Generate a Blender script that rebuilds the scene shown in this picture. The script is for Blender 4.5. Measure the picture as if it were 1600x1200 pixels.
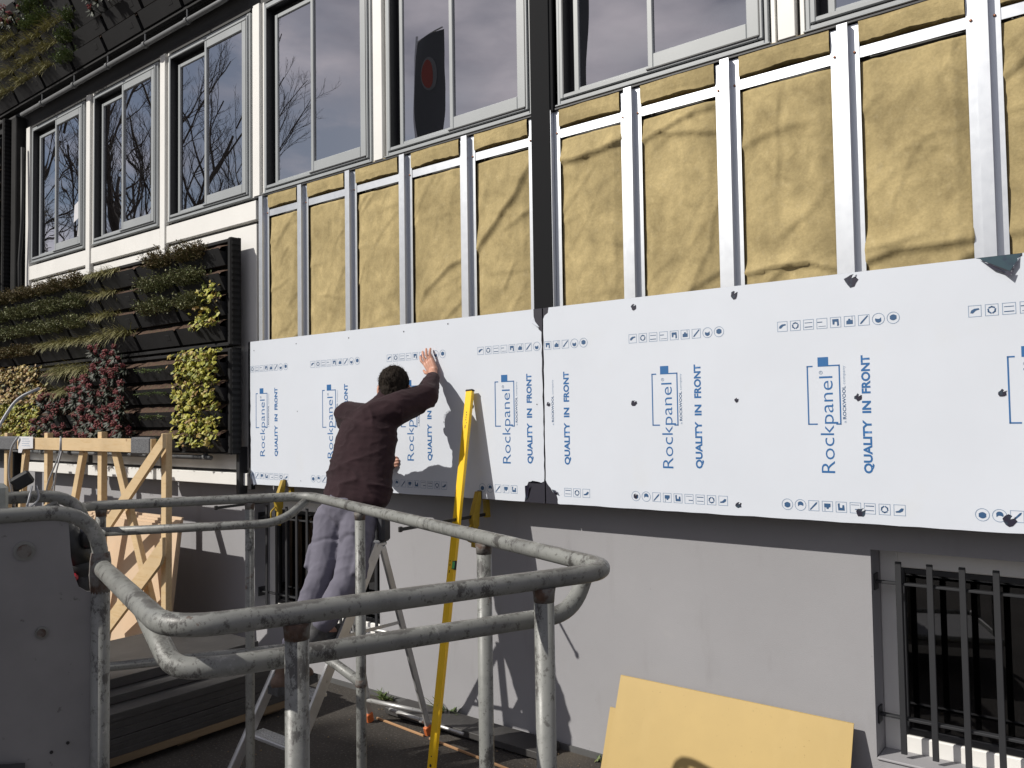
import bpy, bmesh, math, random
from mathutils import Vector, Matrix, noise
V = Vector
rng = random.Random(11)
for o in list(bpy.data.objects):
    bpy.data.objects.remove(o)
S = bpy.context.scene
col = S.collection

# ------------------------------------------------------------------ camera
yaw, pitch, roll = .66588, .039874, -.015015
fw = V((-math.sin(yaw)*math.cos(pitch), math.cos(yaw)*math.cos(pitch), math.sin(pitch)))
r0 = V((math.cos(yaw), math.sin(yaw), 0)); u0 = r0.cross(fw)
rr = math.cos(roll)*r0 + math.sin(roll)*u0
uu = -math.sin(roll)*r0 + math.cos(roll)*u0
cd = bpy.data.cameras.new('camera'); cam = bpy.data.objects.new('camera', cd); col.objects.link(cam)
m = Matrix((rr, uu, -fw)).transposed().to_4x4(); m.translation = V((0, -4.1047, 2.08))
cam.matrix_world = m
cd.sensor_width = 36; cd.lens = 1287.9/1600*36; cd.clip_start = .05; cd.clip_end = 2000
S.camera = cam
S.view_settings.view_transform = 'Standard'; S.view_settings.look = 'None'
S.view_settings.exposure = 0.0; S.view_settings.gamma = 1

# ------------------------------------------------------------------ sky and sun
sundir = V((-.65, -1, .91)).normalized()
elev = math.asin(sundir.z)
W = bpy.data.worlds.new('World'); S.world = W; W.use_nodes = True
nt = W.node_tree; nt.nodes.clear()
def wn(t, **k):
    n = nt.nodes.new(t)
    for a, b in k.items(): setattr(n, a, b)
    return n
out = wn('ShaderNodeOutputWorld'); bg = wn('ShaderNodeBackground'); bg.inputs[1].default_value = .05
sky = wn('ShaderNodeTexSky', sky_type='NISHITA', sun_disc=False, sun_elevation=elev,
         sun_rotation=math.atan2(sundir.x, sundir.y), air_density=1.0, dust_density=1.0, ozone_density=1.5)
tc = wn('ShaderNodeTexCoord'); mp = wn('ShaderNodeMapping'); mp.inputs['Scale'].default_value = (1.6, 1.6, 4.2)
n1 = wn('ShaderNodeTexNoise'); n1.inputs['Scale'].default_value = 1.9; n1.inputs['Detail'].default_value = 9; n1.inputs['Roughness'].default_value = .56
cr = wn('ShaderNodeValToRGB'); cr.color_ramp.elements[0].position = .40; cr.color_ramp.elements[1].position = .58
n2 = wn('ShaderNodeTexNoise'); n2.inputs['Scale'].default_value = 3.1; n2.inputs['Detail'].default_value = 8
cc = wn('ShaderNodeValToRGB'); cc.color_ramp.elements[0].position = .3; cc.color_ramp.elements[1].position = .72
cc.color_ramp.elements[0].color = (5.6, 5.7, 6.9, 1); cc.color_ramp.elements[1].color = (17.0, 15.7, 16.3, 1)
mx = wn('ShaderNodeMixRGB')
L = nt.links.new
L(tc.outputs['Generated'], mp.inputs['Vector']); L(mp.outputs[0], n1.inputs['Vector']); L(mp.outputs[0], n2.inputs['Vector'])
L(n1.outputs['Fac'], cr.inputs[0]); L(n2.outputs['Fac'], cc.inputs[0])
L(cr.outputs[0], mx.inputs[0]); L(sky.outputs[0], mx.inputs[1]); L(cc.outputs[0], mx.inputs[2])
L(mx.outputs[0], bg.inputs[0]); L(bg.outputs[0], out.inputs[0])
sd = bpy.data.lights.new('sun', 'SUN'); sd.energy = 4.4; sd.angle = math.radians(.53); sd.color = (1, .955, .88)
so = bpy.data.objects.new('sun', sd); col.objects.link(so)
so.rotation_euler = sundir.to_track_quat('Z', 'Y').to_euler(); so.location = (-6, -9, 12)

# ------------------------------------------------------------------ materials
def srgb(r, g, b):
    f = lambda c: (c/255/12.92 if c <= 10 else ((c/255+.055)/1.055)**2.4)
    return (f(r), f(g), f(b))
class MT:
    def __init__(s, name, base, rough=.6, metal=0, spec=.5):
        s.m = bpy.data.materials.new(name); s.m.use_nodes = True
        s.t = s.m.node_tree; s.b = s.t.nodes['Principled BSDF']
        s.b.inputs['Roughness'].default_value = rough; s.b.inputs['Metallic'].default_value = metal
        s.b.inputs['Specular IOR Level'].default_value = spec
        s.rgb = s.t.nodes.new('ShaderNodeRGB'); s.rgb.outputs[0].default_value = (*base, 1)
        s.c = s.rgb.outputs[0]; s.co = s.t.nodes.new('ShaderNodeTexCoord'); s.h = None
        s.t.links.new(s.c, s.b.inputs['Base Color'])
    def noise(s, scale, detail=4, rough=.55, stretch=(1, 1, 1), dist=0):
        mp = s.t.nodes.new('ShaderNodeMapping'); mp.inputs['Scale'].default_value = stretch
        s.t.links.new(s.co.outputs['Object'], mp.inputs[0])
        n = s.t.nodes.new('ShaderNodeTexNoise'); n.inputs['Scale'].default_value = scale
        n.inputs['Detail'].default_value = detail; n.inputs['Roughness'].default_value = rough; n.inputs['Distortion'].default_value = dist
        s.t.links.new(mp.outputs[0], n.inputs['Vector']); return n.outputs['Fac']
    def ramp(s, src, lo, hi, a=0, b=1):
        r = s.t.nodes.new('ShaderNodeMapRange'); r.inputs[1].default_value = lo; r.inputs[2].default_value = hi
        r.inputs[3].default_value = a; r.inputs[4].default_value = b
        s.t.links.new(src, r.inputs[0]); return r.outputs[0]
    def mix(s, fac, colour):
        n = s.t.nodes.new('ShaderNodeMixRGB')
        if hasattr(fac, 'links'): s.t.links.new(fac, n.inputs[0])
        else: n.inputs[0].default_value = fac
        s.t.links.new(s.c, n.inputs[1])
        if hasattr(colour, 'links'): s.t.links.new(colour, n.inputs[2])
        else: n.inputs[2].default_value = (*colour, 1)
        s.c = n.outputs[0]; s.t.links.new(s.c, s.b.inputs['Base Color']); return s
    def value(s, src, lo, hi):
        n = s.t.nodes.new('ShaderNodeMixRGB'); n.blend_type = 'MULTIPLY'; n.inputs[0].default_value = 1
        s.t.links.new(s.c, n.inputs[1]); s.t.links.new(s.ramp(src, .25, .75, lo, hi), n.inputs[2])
        s.c = n.outputs[0]; s.t.links.new(s.c, s.b.inputs['Base Color']); return s
    def island(s, *cols):
        g = s.t.nodes.new('ShaderNodeNewGeometry'); r = s.t.nodes.new('ShaderNodeValToRGB')
        e = r.color_ramp.elements
        for i, c in enumerate(cols):
            k = e[i] if i < 2 else e.new(1)
            k.position = i/max(1, len(cols)-1); k.color = (*c, 1)
        for i, c in enumerate(cols):
            pass
        s.t.links.new(g.outputs['Random Per Island'], r.inputs[0]); s.c = r.outputs[0]
        s.t.links.new(s.c, s.b.inputs['Base Color']); return s
    def roughv(s, src, a, b):
        s.t.links.new(s.ramp(src, .25, .75, a, b), s.b.inputs['Roughness']); return s
    def bump(s, src, strength=.3, dist=.01):
        n = s.t.nodes.new('ShaderNodeBump'); n.inputs['Strength'].default_value = strength; n.inputs['Distance'].default_value = dist
        s.t.links.new(src, n.inputs['Height'])
        if s.h: s.t.links.new(s.h, n.inputs['Normal'])
        s.h = n.outputs[0]; s.t.links.new(s.h, s.b.inputs['Normal']); return s

M = {}
def mk(name, *a, **k):
    t = MT(name, *a, **k); M[name] = t.m; return t
t = mk('asphalt', (.058, .052, .046), .92, spec=.25)
t.value(t.noise(1.3, 6), .65, 1.35); t.mix(t.ramp(t.noise(60, 3), .56, .7), (.12, .11, .1)); t.mix(t.ramp(t.noise(.8, 5), .58, .72), (.10, .085, .068)); t.bump(t.noise(90, 4), .6, .01)
t = mk('plinth', (.325, .322, .336), .85, spec=.3)
t.value(t.noise(1.1, 5), .93, 1.06); t.mix(t.ramp(t.noise(5, 6, stretch=(1, 1, .25)), .6, .78, 0, .35), (.2, .19, .185)); t.mix(t.ramp(t.noise(2.3, 10, rough=.7), .6, .75, 0, .3), (.40, .39, .39)); t.mix(t.ramp(t.noise(55, 4), .73, .76, 0, .6), (.12, .12, .12)); t.bump(t.noise(170, 3), .3, .003); t.bump(t.noise(14, 4), .12, .006)
t = mk('joint_black', (.010, .0105, .012), .75, spec=.12)
t = mk('backing', (.09, .09, .09), .9)
t.value(t.noise(3, 4), .8, 1.2)
t = mk('film', (.635, .672, .735), .45, spec=.4)
t.value(t.noise(1.7, 4), .965, 1.03); t.mix(t.ramp(t.noise(3.1, 5), .6, .8, 0, .18), (.62, .61, .56)); t.bump(t.noise(6, 3), .05, .01)
t = mk('board_edge', (.022, .021, .032), .45)
t = mk('film_hole', (.02, .018, .035), .4); t.mix(t.ramp(t.noise(25, 3), .5, .65), (.035, .06, .085))
t = mk('teal_board', (.03, .065, .085), .4); t.mix(t.ramp(t.noise(20, 3), .5, .7), (.02, .03, .06))
mk('print_blue', (.02, .125, .33), .5); mk('print_dark', (.03, .09, .2), .5); mk('print_pale', (.5, .56, .64), .5); mk('print_light', (.22, .31, .44), .5)
t = mk('wool', (.42, .335, .17), .95, spec=.15)
t.value(t.noise(2.4, 5), .78, 1.2); t.mix(t.ramp(t.noise(9, 6, stretch=(1, 1, .7)), .5, .72, 0, .55), (.30, .235, .115)); t.mix(t.ramp(t.noise(30, 5), .56, .75, 0, .35), (.52, .43, .25)); t.value(t.noise(1.1, 3, stretch=(1, 1, .6)), .82, 1.12); t.value(t.noise(7, 7, rough=.65, stretch=(1, 1, .8), dist=.8), .74, 1.22); t.value(t.noise(80, 5), .88, 1.1); t.bump(t.noise(70, 6, rough=.65), .4, .004); t.bump(t.noise(11, 6, dist=.5), .3, .010)
t = mk('aluminium', (.66, .685, .72), .36, metal=.88)
t.value(t.noise(3, 3, stretch=(1, 1, .1)), .9, 1.06); t.roughv(t.noise(20, 3), .35, .39)
t = mk('rivet_copper', (.35, .16, .1), .4, metal=.7)
t = mk('window_grey', (.33, .35, .36), .42)
t.value(t.noise(2, 4), .92, 1.08); t.mix(t.ramp(t.noise(14, 5), .62, .8, 0, .3), (.26, .26, .25))
t = mk('white_paint', (.80, .79, .76), .5); t.value(t.noise(2.5, 5), .93, 1.03)
t = mk('black_matt', (.012, .012, .0125), .75, spec=.25); t.value(t.noise(6, 4), .7, 1.4)
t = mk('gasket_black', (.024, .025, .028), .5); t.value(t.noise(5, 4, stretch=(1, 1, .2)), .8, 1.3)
t = mk('fascia', (.05, .05, .05), .65, spec=.3); t.value(t.noise(2, 4, stretch=(.3, 1, 1)), .8, 1.2)
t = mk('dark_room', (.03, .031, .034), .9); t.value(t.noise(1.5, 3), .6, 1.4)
t = mk('curtain', (.12, .115, .11), .9); t.value(t.noise(9, 2, stretch=(3, 1, .05)), .5, 1.5)
t = mk('pipe_grey', (.15, .155, .16), .45); t.value(t.noise(8, 4), .85, 1.15)
t = mk('planter', (.017, .017, .018), .7, spec=.25); t.value(t.noise(4, 4), .8, 1.3); t.mix(t.ramp(t.noise(14, 5), .62, .8, 0, .4), (.035, .032, .028))
t = mk('soil', (.075, .042, .026), .95); t.value(t.noise(40, 5), .5, 1.6); t.mix(t.ramp(t.noise(12, 5), .58, .7), (.07, .075, .025)); t.bump(t.noise(50, 4), .8, .02)
t = mk('leaf_grey', (.07, .09, .035), .6); t.island((.08, .095, .04), (.16, .15, .08), (.14, .175, .06), (.27, .26, .14))
t = mk('leaf_brown', (.1, .07, .035), .6); t.island((.10, .07, .035), (.18, .13, .06), (.09, .1, .035), (.26, .2, .11))
t = mk('leaf_lime', (.25, .26, .03), .55); t.island((.13, .16, .02), (.3, .3, .035), (.4, .38, .05), (.24, .13, .035))
t = mk('leaf_amber', (.3, .2, .05), .55); t.island((.12, .13, .03), (.34, .24, .06), (.42, .32, .13), (.22, .1, .04))
t = mk('leaf_dark', (.03, .045, .028), .55, spec=.25); t.island((.02, .032, .02), (.045, .06, .035), (.10, .10, .085), (.025, .03, .028))
t = mk('flower_red', (.2, .03, .035), .6); t.island((.13, .018, .026), (.24, .035, .04), (.33, .12, .11), (.15, .03, .045))
t = mk('grass_blade', (.24, .23, .08), .6); t.island((.14, .15, .045), (.3, .28, .11), (.36, .33, .17), (.2, .2, .06))
t = mk('weed_leaf', (.08, .12, .03), .6); t.island((.05, .09, .02), (.1, .15, .04), (.16, .18, .06))
t = mk('pine', (.62, .46, .265), .6)
t.value(t.noise(2.4, 4, stretch=(1, 1, 1), dist=.6), .84, 1.12); t.mix(t.ramp(t.noise(38, 3, stretch=(.12, 1, 1), dist=1), .5, .72, 0, .45), (.48, .31, .13)); t.mix(t.ramp(t.noise(9, 2), .7, .76, 0, .7), (.22, .1, .04))
t = mk('plywood', (.60, .45, .31), .7); t.value(t.noise(3, 4), .93, 1.06)
t = mk('felt', (.11, .112, .118), .95); t.value(t.noise(130, 3), .35, 1.8); t.bump(t.noise(130, 3), .5, .004)
t = mk('paper', (.62, .62, .64), .8); t.value(t.noise(9, 3), .93, 1.04)
t = mk('dark_board', (.045, .043, .042), .6); t.value(t.noise(4, 5), .75, 1.3); t.mix(t.ramp(t.noise(70, 3, stretch=(1, .15, 1)), .58, .72, 0, .4), (.1, .098, .095))
t = mk('pallet_wood', (.20, .145, .085), .85); t.value(t.noise(12, 5, stretch=(1, .1, 1)), .6, 1.25)
t = mk('lift_steel', (.225, .23, .217), .42)
t.value(t.noise(2.2, 4), .8, 1.12)
t.mix(t.ramp(t.noise(5, 12, rough=.78), .5, .58, 0, .55), (.13, .132, .127))
t.mix(t.ramp(t.noise(13, 12, rough=.8, stretch=(1, 1, .6)), .55, .585, 0, .9), (.05, .047, .044))
t.mix(t.ramp(t.noise(60, 6, rough=.7), .575, .63, 0, .75), (.07, .066, .06))
t.mix(t.ramp(t.noise(9, 10, rough=.75), .40, .36, 0, .55), (.37, .37, .35))
t.mix(t.ramp(t.noise(4.3, 12, rough=.8), .635, .66, 0, .9), (.085, .04, .02))
gN = t.t.nodes.new('ShaderNodeNewGeometry'); gS = t.t.nodes.new('ShaderNodeSeparateXYZ'); t.t.links.new(gN.outputs['Normal'], gS.inputs[0])
gA = t.t.nodes.new('ShaderNodeMath'); gA.operation = 'MULTIPLY_ADD'; gA.inputs[1].default_value = .55; t.t.links.new(gS.outputs[2], gA.inputs[0]); t.t.links.new(t.noise(9, 12, rough=.75), gA.inputs[2])
t.mix(t.ramp(gA.outputs[0], .97, 1.04, 0, .8), (.075, .072, .068))
t.roughv(t.noise(14, 4), .32, .6); t.bump(t.noise(13, 12, rough=.8, stretch=(1, 1, .6)), .25, .003); t.bump(t.noise(12, 4), .10, .008)
t = mk('rust', (.07, .04, .028), .7); t.value(t.noise(40, 5), .4, 1.7); t.mix(t.ramp(t.noise(30, 5), .40, .54, 0, .9), (.16, .155, .145)); t.bump(t.noise(60, 4), .6, .006)
t = mk('lift_plate', (.215, .212, .215), .5); t.value(t.noise(4, 5), .8, 1.2); t.mix(t.ramp(t.noise(9, 7, rough=.68, stretch=(1, 1, .4)), .61, .72, 0, .55), (.2, .2, .2)); t.mix(t.ramp(t.noise(33, 5), .66, .72, 0, .6), (.035, .03, .028)); t.bump(t.noise(8, 3), .08, .01)
mk('rubber', (.012, .012, .013), .55); mk('plastic_red', (.35, .012, .025), .4)
t = mk('valve_black', (.014, .015, .016), .45); t.value(t.noise(20, 4), .6, 1.8)
t = mk('pouch', (.03, .031, .035), .7); t.value(t.noise(14, 5), .6, 1.6)
t = mk('clear_box', (.33, .35, .33), .25); t.value(t.noise(20, 4), .6, 1.3)
t = mk('ladder_alloy', (.58, .58, .57), .42, metal=.55); t.value(t.noise(9, 5), .8, 1.1); t.mix(t.ramp(t.noise(26, 4), .64, .7, 0, .5), (.2, .19, .18))
t = mk('orange_plastic', (.62, .16, .045), .5)
t = mk('level_yellow', (.92, .57, .012), .34); t.value(t.noise(5, 4), .93, 1.04); t.mix(t.ramp(t.noise(32, 4), .68, .74, 0, .5), (.5, .36, .05))
mk('level_vial', (.12, .5, .16), .2); mk('print_black', (.03, .025, .015), .6)
t = mk('clamp_yellow', (.40, .27, .025), .5); t.value(t.noise(30, 3), .8, 1.1)
mk('clamp_black', (.015, .014, .013), .5)
t = mk('sheet_yellow', (.47, .33, .115), .55); t.value(t.noise(2.2, 5), .9, 1.06); t.mix(t.ramp(t.noise(60, 3), .69, .73, 0, .6), (.3, .2, .06)); t.mix(t.ramp(t.noise(6, 6, stretch=(1, 1, .3)), .6, .75, 0, .3), (.5, .36, .14))
t = mk('orange_edge', (.42, .24, .12), .7)
t = mk('jumper', (.026, .0135, .0165), .92, spec=.2); t.value(t.noise(6, 5), .75, 1.4); t.bump(t.noise(260, 2), .45, .003); t.bump(t.noise(22, 4), .25, .01)
t.b.inputs['Sheen Weight'].default_value = .05
t = mk('trouser', (.135, .13, .165), .85, spec=.25); t.value(t.noise(5, 5), .85, 1.15); t.bump(t.noise(300, 2), .3, .002); t.bump(t.noise(18, 4), .3, .01)
t = mk('skin', (.52, .27, .19), .5); t.value(t.noise(18, 4), .88, 1.1); t.mix(t.ramp(t.noise(30, 3), .55, .75, 0, .3), (.5, .2, .14))
t = mk('hair', (.014, .0105, .008), .8, spec=.15); t.value(t.noise(60, 4, stretch=(1, 1, .3)), .4, 2.2); t.bump(t.noise(120, 3, stretch=(1, 1, .35)), .8, .01)
t = mk('boot_leather', (.12, .075, .052), .65); t.value(t.noise(20, 4), .7, 1.2)
t = mk('boot_grey', (.055, .055, .056), .8); t.value(t.noise(30, 4), .7, 1.5)
t = mk('bark', (.085, .072, .06), .9); t.value(t.noise(9, 4), .7, 1.3)
t = mk('flag_cloth', (.10, .105, .11), .8); mk('flag_red', (.32, .07, .05), .7); mk('flag_pale', (.2, .2, .2), .7)
t = mk('pole_white', (.6, .6, .6), .4)
t = mk('wire', (.33, .34, .36), .4)
# window glass: fresnel reflection over a dim view into the room
g = bpy.data.materials.new('glass'); g.use_nodes = True; M['glass'] = g
gt = g.node_tree; gt.nodes.clear()
go = gt.nodes.new('ShaderNodeOutputMaterial'); gm = gt.nodes.new('ShaderNodeMixShader'); gr = gt.nodes.new('ShaderNodeBsdfTransparent'); gg = gt.nodes.new('ShaderNodeBsdfGlossy')
gr.inputs[0].default_value = (.24, .25, .26, 1); gg.inputs['Roughness'].default_value = .004; gg.inputs[0].default_value = (.96, .96, 1, 1)
gf = gt.nodes.new('ShaderNodeFresnel'); gf.inputs[0].default_value = 1.72
gx = gt.nodes.new('ShaderNodeMath'); gx.operation = 'MULTIPLY_ADD'; gx.inputs[1].default_value = 1.3; gx.inputs[2].default_value = .42; gx.use_clamp = True
gn = gt.nodes.new('ShaderNodeTexNoise'); gn.inputs['Scale'].default_value = 1.6; gn.inputs['Detail'].default_value = 1
gc = gt.nodes.new('ShaderNodeTexCoord'); gb = gt.nodes.new('ShaderNodeBump'); gb.inputs['Strength'].default_value = .06; gb.inputs['Distance'].default_value = .02
gl = gt.links.new
gl(gc.outputs['Object'], gn.inputs['Vector']); gl(gn.outputs['Fac'], gb.inputs['Height']); gl(gb.outputs[0], gg.inputs['Normal'])
gl(gf.outputs[0], gx.inputs[0]); gl(gx.outputs[0], gm.inputs[0]); gl(gr.outputs[0], gm.inputs[1]); gl(gg.outputs[0], gm.inputs[2]); gl(gm.outputs[0], go.inputs[0])

g2 = g.copy(); g2.name = 'glass_plain'; M['glass_plain'] = g2      # uncoated panes of the plinth windows
for n_ in g2.node_tree.nodes:
    if n_.type == 'MATH': n_.inputs[1].default_value = 1.0; n_.inputs[2].default_value = .02
# ------------------------------------------------------------------ geometry helpers
class MB:
    def __init__(s): s.v = []; s.f = []
    def add(s, vs, fs):
        o = len(s.v); s.v += [V(p) for p in vs]; s.f += [tuple(i+o for i in f) for f in fs]; return s
    def box(s, x0, x1, y0, y1, z0, z1, b=0):
        return s.obox(((x0+x1)/2, (y0+y1)/2, (z0+z1)/2), (abs(x1-x0), abs(y1-y0), abs(z1-z0)), b)
    def obox(s, c, size, b=0, ax=(V((1, 0, 0)), V((0, 1, 0)), V((0, 0, 1)))):
        c = V(c); h = [q/2 for q in size]
        P = lambda x, y, z: c+ax[0]*x+ax[1]*y+ax[2]*z
        sg = [(i, j, k) for i in (-1, 1) for j in (-1, 1) for k in (-1, 1)]
        if b <= 0:
            vs = [P(i*h[0], j*h[1], k*h[2]) for i, j, k in sg]
            return s.add(vs, [(0, 1, 3, 2), (4, 6, 7, 5), (0, 4, 5, 1), (2, 3, 7, 6), (0, 2, 6, 4), (1, 5, 7, 3)])
        b = min(b, min(h)*.9); vs = []; idx = {}
        for q in sg:
            for a in range(3):
                idx[q, a] = len(vs)
                vs.append(P(*[q[n]*(h[n]-(0 if n == a else b)) for n in range(3)]))
        fs = []
        for a in range(3):
            o = [n for n in range(3) if n != a]
            for e in (-1, 1):
                ring = []
                for (p, r) in ((-1, -1), (1, -1), (1, 1), (-1, 1)):
                    q = [0, 0, 0]; q[a] = e; q[o[0]] = p; q[o[1]] = r; ring.append(idx[tuple(q), a])
                fs.append(tuple(ring))
            for p in (-1, 1):
                for r in (-1, 1):
                    q0 = [0, 0, 0]; q0[a] = -1; q0[o[0]] = p; q0[o[1]] = r; q1 = q0[:]; q1[a] = 1
                    q0, q1 = tuple(q0), tuple(q1)
                    fs.append((idx[q0, o[0]], idx[q1, o[0]], idx[q1, o[1]], idx[q0, o[1]]))
        for q in sg: fs.append((idx[q, 0], idx[q, 1], idx[q, 2]))
        return s.add(vs, fs)
    def beam(s, p0, p1, w, t, up=(0, -1, 0), b=.003):
        # long axis p0-p1, thickness t along 'up', width w across
        p0, p1, up = V(p0), V(p1), V(up); a = (p1-p0); L_ = a.length; a.normalize()
        n = (up-a*up.dot(a)).normalized(); c = a.cross(n)
        return s.obox((p0+p1)/2, (L_, w, t), b, (a, c, n))
    def tube(s, pts, r, n=14, cap=True):
        pts = [V(p) for p in pts]; rad = r if isinstance(r, (list, tuple)) else [r]*len(pts)
        T = []
        for i in range(len(pts)):
            a = pts[max(0, i-1)]; b = pts[min(len(pts)-1, i+1)]; T.append((b-a).normalized())
        x = T[0].orthogonal().normalized(); rings = []
        for i, p in enumerate(pts):
            x = (x-T[i]*x.dot(T[i])).normalized(); y = T[i].cross(x)
            rings.append([p+(x*math.cos(2*math.pi*k/n)+y*math.sin(2*math.pi*k/n))*rad[i] for k in range(n)])
        fs = []
        for i in range(len(pts)-1):
            for k in range(n): fs.append((i*n+k, i*n+(k+1) % n, (i+1)*n+(k+1) % n, (i+1)*n+k))
        if cap: fs.append(tuple(range(n))[::-1]); fs.append(tuple((len(pts)-1)*n+k for k in range(n)))
        return s.add([q for r_ in rings for q in r_], fs)
    def disc(s, c, r, ax=(V((1, 0, 0)), V((0, 0, 1))), n=14, jit=0, rg=None):
        c = V(c); vs = []
        for k in range(n):
            a = 2*math.pi*k/n; q = r*(1+(rg.uniform(-jit, jit) if jit else 0))
            vs.append(c+ax[0]*math.cos(a)*q+ax[1]*math.sin(a)*q)
        return s.add(vs, [tuple(range(n))])
    def poly(s, pts): return s.add(pts, [tuple(range(len(pts)))])
    def prism(s, pts, d):
        n = len(pts); d = V(d); a = [V(p) for p in pts]
        return s.add(a+[p+d for p in a], [tuple(range(n))[::-1], tuple(range(n, 2*n))]+[(i, (i+1) % n, n+(i+1) % n, n+i) for i in range(n)])
    def sphere(s, c, r, sc=(1, 1, 1), n=12, m_=8, rot=None):
        c = V(c); vs = []; fs = []
        for i in range(m_+1):
            th = math.pi*i/m_
            for k in range(n):
                a = 2*math.pi*k/n
                q = V((math.sin(th)*math.cos(a)*sc[0], math.sin(th)*math.sin(a)*sc[1], math.cos(th)*sc[2]))*r
                vs.append(c+(rot @ q if rot else q))
        for i in range(m_):
            for k in range(n): fs.append((i*n+k, (i+1)*n+k, (i+1)*n+(k+1) % n, i*n+(k+1) % n))
        return s.add(vs, fs)
    def capsule(s, p0, r0_, p1, r1_):
        p0, p1 = V(p0), V(p1); a = p1-p0; L_ = a.length; a.normalize() if L_ > 1e-6 else None
        pts = [p0-a*r0_*c for c in (.98, .8, .5)] + [p0] + [p0.lerp(p1, .5)] + [p1] + [p1+a*r1_*c for c in (.5, .8, .98)]
        rad = [r0_*math.sqrt(1-c*c) for c in (.98, .8, .5)]+[r0_, (r0_+r1_)/2, r1_]+[r1_*math.sqrt(1-c*c) for c in (.5, .8, .98)]
        return s.tube(pts, rad, 14)
    def chain(s, pr):
        for (p, r), (q, t_) in zip(pr, pr[1:]): s.capsule(p, r, q, t_)
        return s
    def mesh(s, name, mat=None, off=V((0, 0, 0)), smooth=False, fix=True):
        me = bpy.data.meshes.new(name); me.from_pydata([tuple(p-off) for p in s.v], [], s.f)
        if fix:
            bm = bmesh.new(); bm.from_mesh(me); bmesh.ops.recalc_face_normals(bm, faces=bm.faces); bm.to_mesh(me); bm.free()
        if smooth:
            me.polygons.foreach_set('use_smooth', [True]*len(me.polygons))
        if mat: me.materials.append(M[mat])
        me.update(); return me
def fillet(pts, r, n=6):
    pts = [V(p) for p in pts]; out_ = [pts[0]]
    for i in range(1, len(pts)-1):
        a, b, c = pts[i-1], pts[i], pts[i+1]; d1 = (a-b); d2 = (c-b)
        q = min(r, d1.length*.48, d2.length*.48); p1 = b+d1.normalized()*q; p2 = b+d2.normalized()*q
        for k in range(n+1):
            u = k/n; out_.append(p1*(1-u)**2+b*2*u*(1-u)+p2*u*u)
    return out_+[pts[-1]]
ORG = {}
def setp(o, label=None, cat=None, group=None, kind=None):
    if label: o['label'] = label
    if cat: o['category'] = cat
    if group: o['group'] = group
    if kind: o['kind'] = kind
    return o
def thing(name, label, cat, loc=(0, 0, 0), group=None):
    o = bpy.data.objects.new(name, None); col.objects.link(o); o.location = loc; o.empty_display_size = .1
    ORG[o.name] = V(loc); return setp(o, label, cat, group)
def part(name, mb, mat, parent, label=None, smooth=False, kind=None, fix=True):
    off = ORG[parent.name]
    me = mb if isinstance(mb, bpy.types.Mesh) else mb.mesh(name, mat, off, smooth, fix)
    o = bpy.data.objects.new(name, me); col.objects.link(o); o.parent = parent; ORG[o.name] = off
    if label: o['label'] = label
    if kind: o['kind'] = kind
    return o
def inst(name, me, parent, pos, rot=None):
    o = bpy.data.objects.new(name, me); col.objects.link(o); o.parent = parent
    o.location = V(pos)-ORG[parent.name]
    if rot is not None: o.rotation_euler = rot
    ORG[o.name] = V(pos); return o
def solo(name, mb, mat, label, cat, loc=(0, 0, 0), group=None, smooth=False, kind=None, fix=True):
    o = bpy.data.objects.new(name, mb.mesh(name, mat, V(loc), smooth, fix)); col.objects.link(o); o.location = loc; ORG[o.name] = V(loc)
    return setp(o, label, cat, group, kind)

# ------------------------------------------------------------------ ground
gm_ = MB(); gm_.add([(-300, -300, 0), (300, -300, 0), (300, 300, 0), (-300, 300, 0)], [(0, 1, 2, 3)])
g_o = bpy.data.objects.new('ground', gm_.mesh('ground', 'asphalt')); col.objects.link(g_o); g_o['kind'] = 'structure'
g_o['label'] = 'dark worn asphalt yard in front of the building'

# ------------------------------------------------------------------ building
BX0, BX1 = -16.0, 5.2
B = thing('office_building', 'long office building with grey plinth, sliding windows and half-clad insulated facade', 'building', (-3, .5, 0))
# plinth with two window openings
holes = [(-6.27, -4.68), (-1.15, .44), (3.9, 4.9)]
HZ0, HZ1 = .385, 1.40
w = MB(); xs = [BX0]+[q for h in holes for q in h]+[BX1]
for i in range(0, len(xs), 2): w.box(xs[i], xs[i+1], .2, .55, 0, 1.62)
for a, b in holes: w.box(a, b, .2, .55, 0, HZ0); w.box(a, b, .2, .55, HZ1, 1.62)
part('plinth_wall', w, 'plinth', B)
part('plinth_footing', MB().box(BX0, BX1, .185, .199, 0, .035), 'backing', B)
w = MB(); w.box(-6.06, BX1, .10, .4, 1.622, 3.972); w.box(BX0, -6.062, .09, .4, 1.622, 3.972)
part('backing_wall', w, 'backing', B)
w = MB(); w.box(BX0, BX1, .07, .4, 5.66, 9.2)
part('fascia', w, 'fascia', B)
part('roof', MB().box(BX0-.2, BX1+.2, -.05, 9, 9.2, 9.45), 'fascia', B)
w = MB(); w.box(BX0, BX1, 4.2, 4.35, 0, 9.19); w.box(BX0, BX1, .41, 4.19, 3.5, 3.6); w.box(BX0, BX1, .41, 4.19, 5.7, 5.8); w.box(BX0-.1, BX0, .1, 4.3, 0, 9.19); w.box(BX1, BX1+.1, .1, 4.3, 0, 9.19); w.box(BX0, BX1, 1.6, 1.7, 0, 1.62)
part('interior_wall', w, 'dark_room', B)

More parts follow.
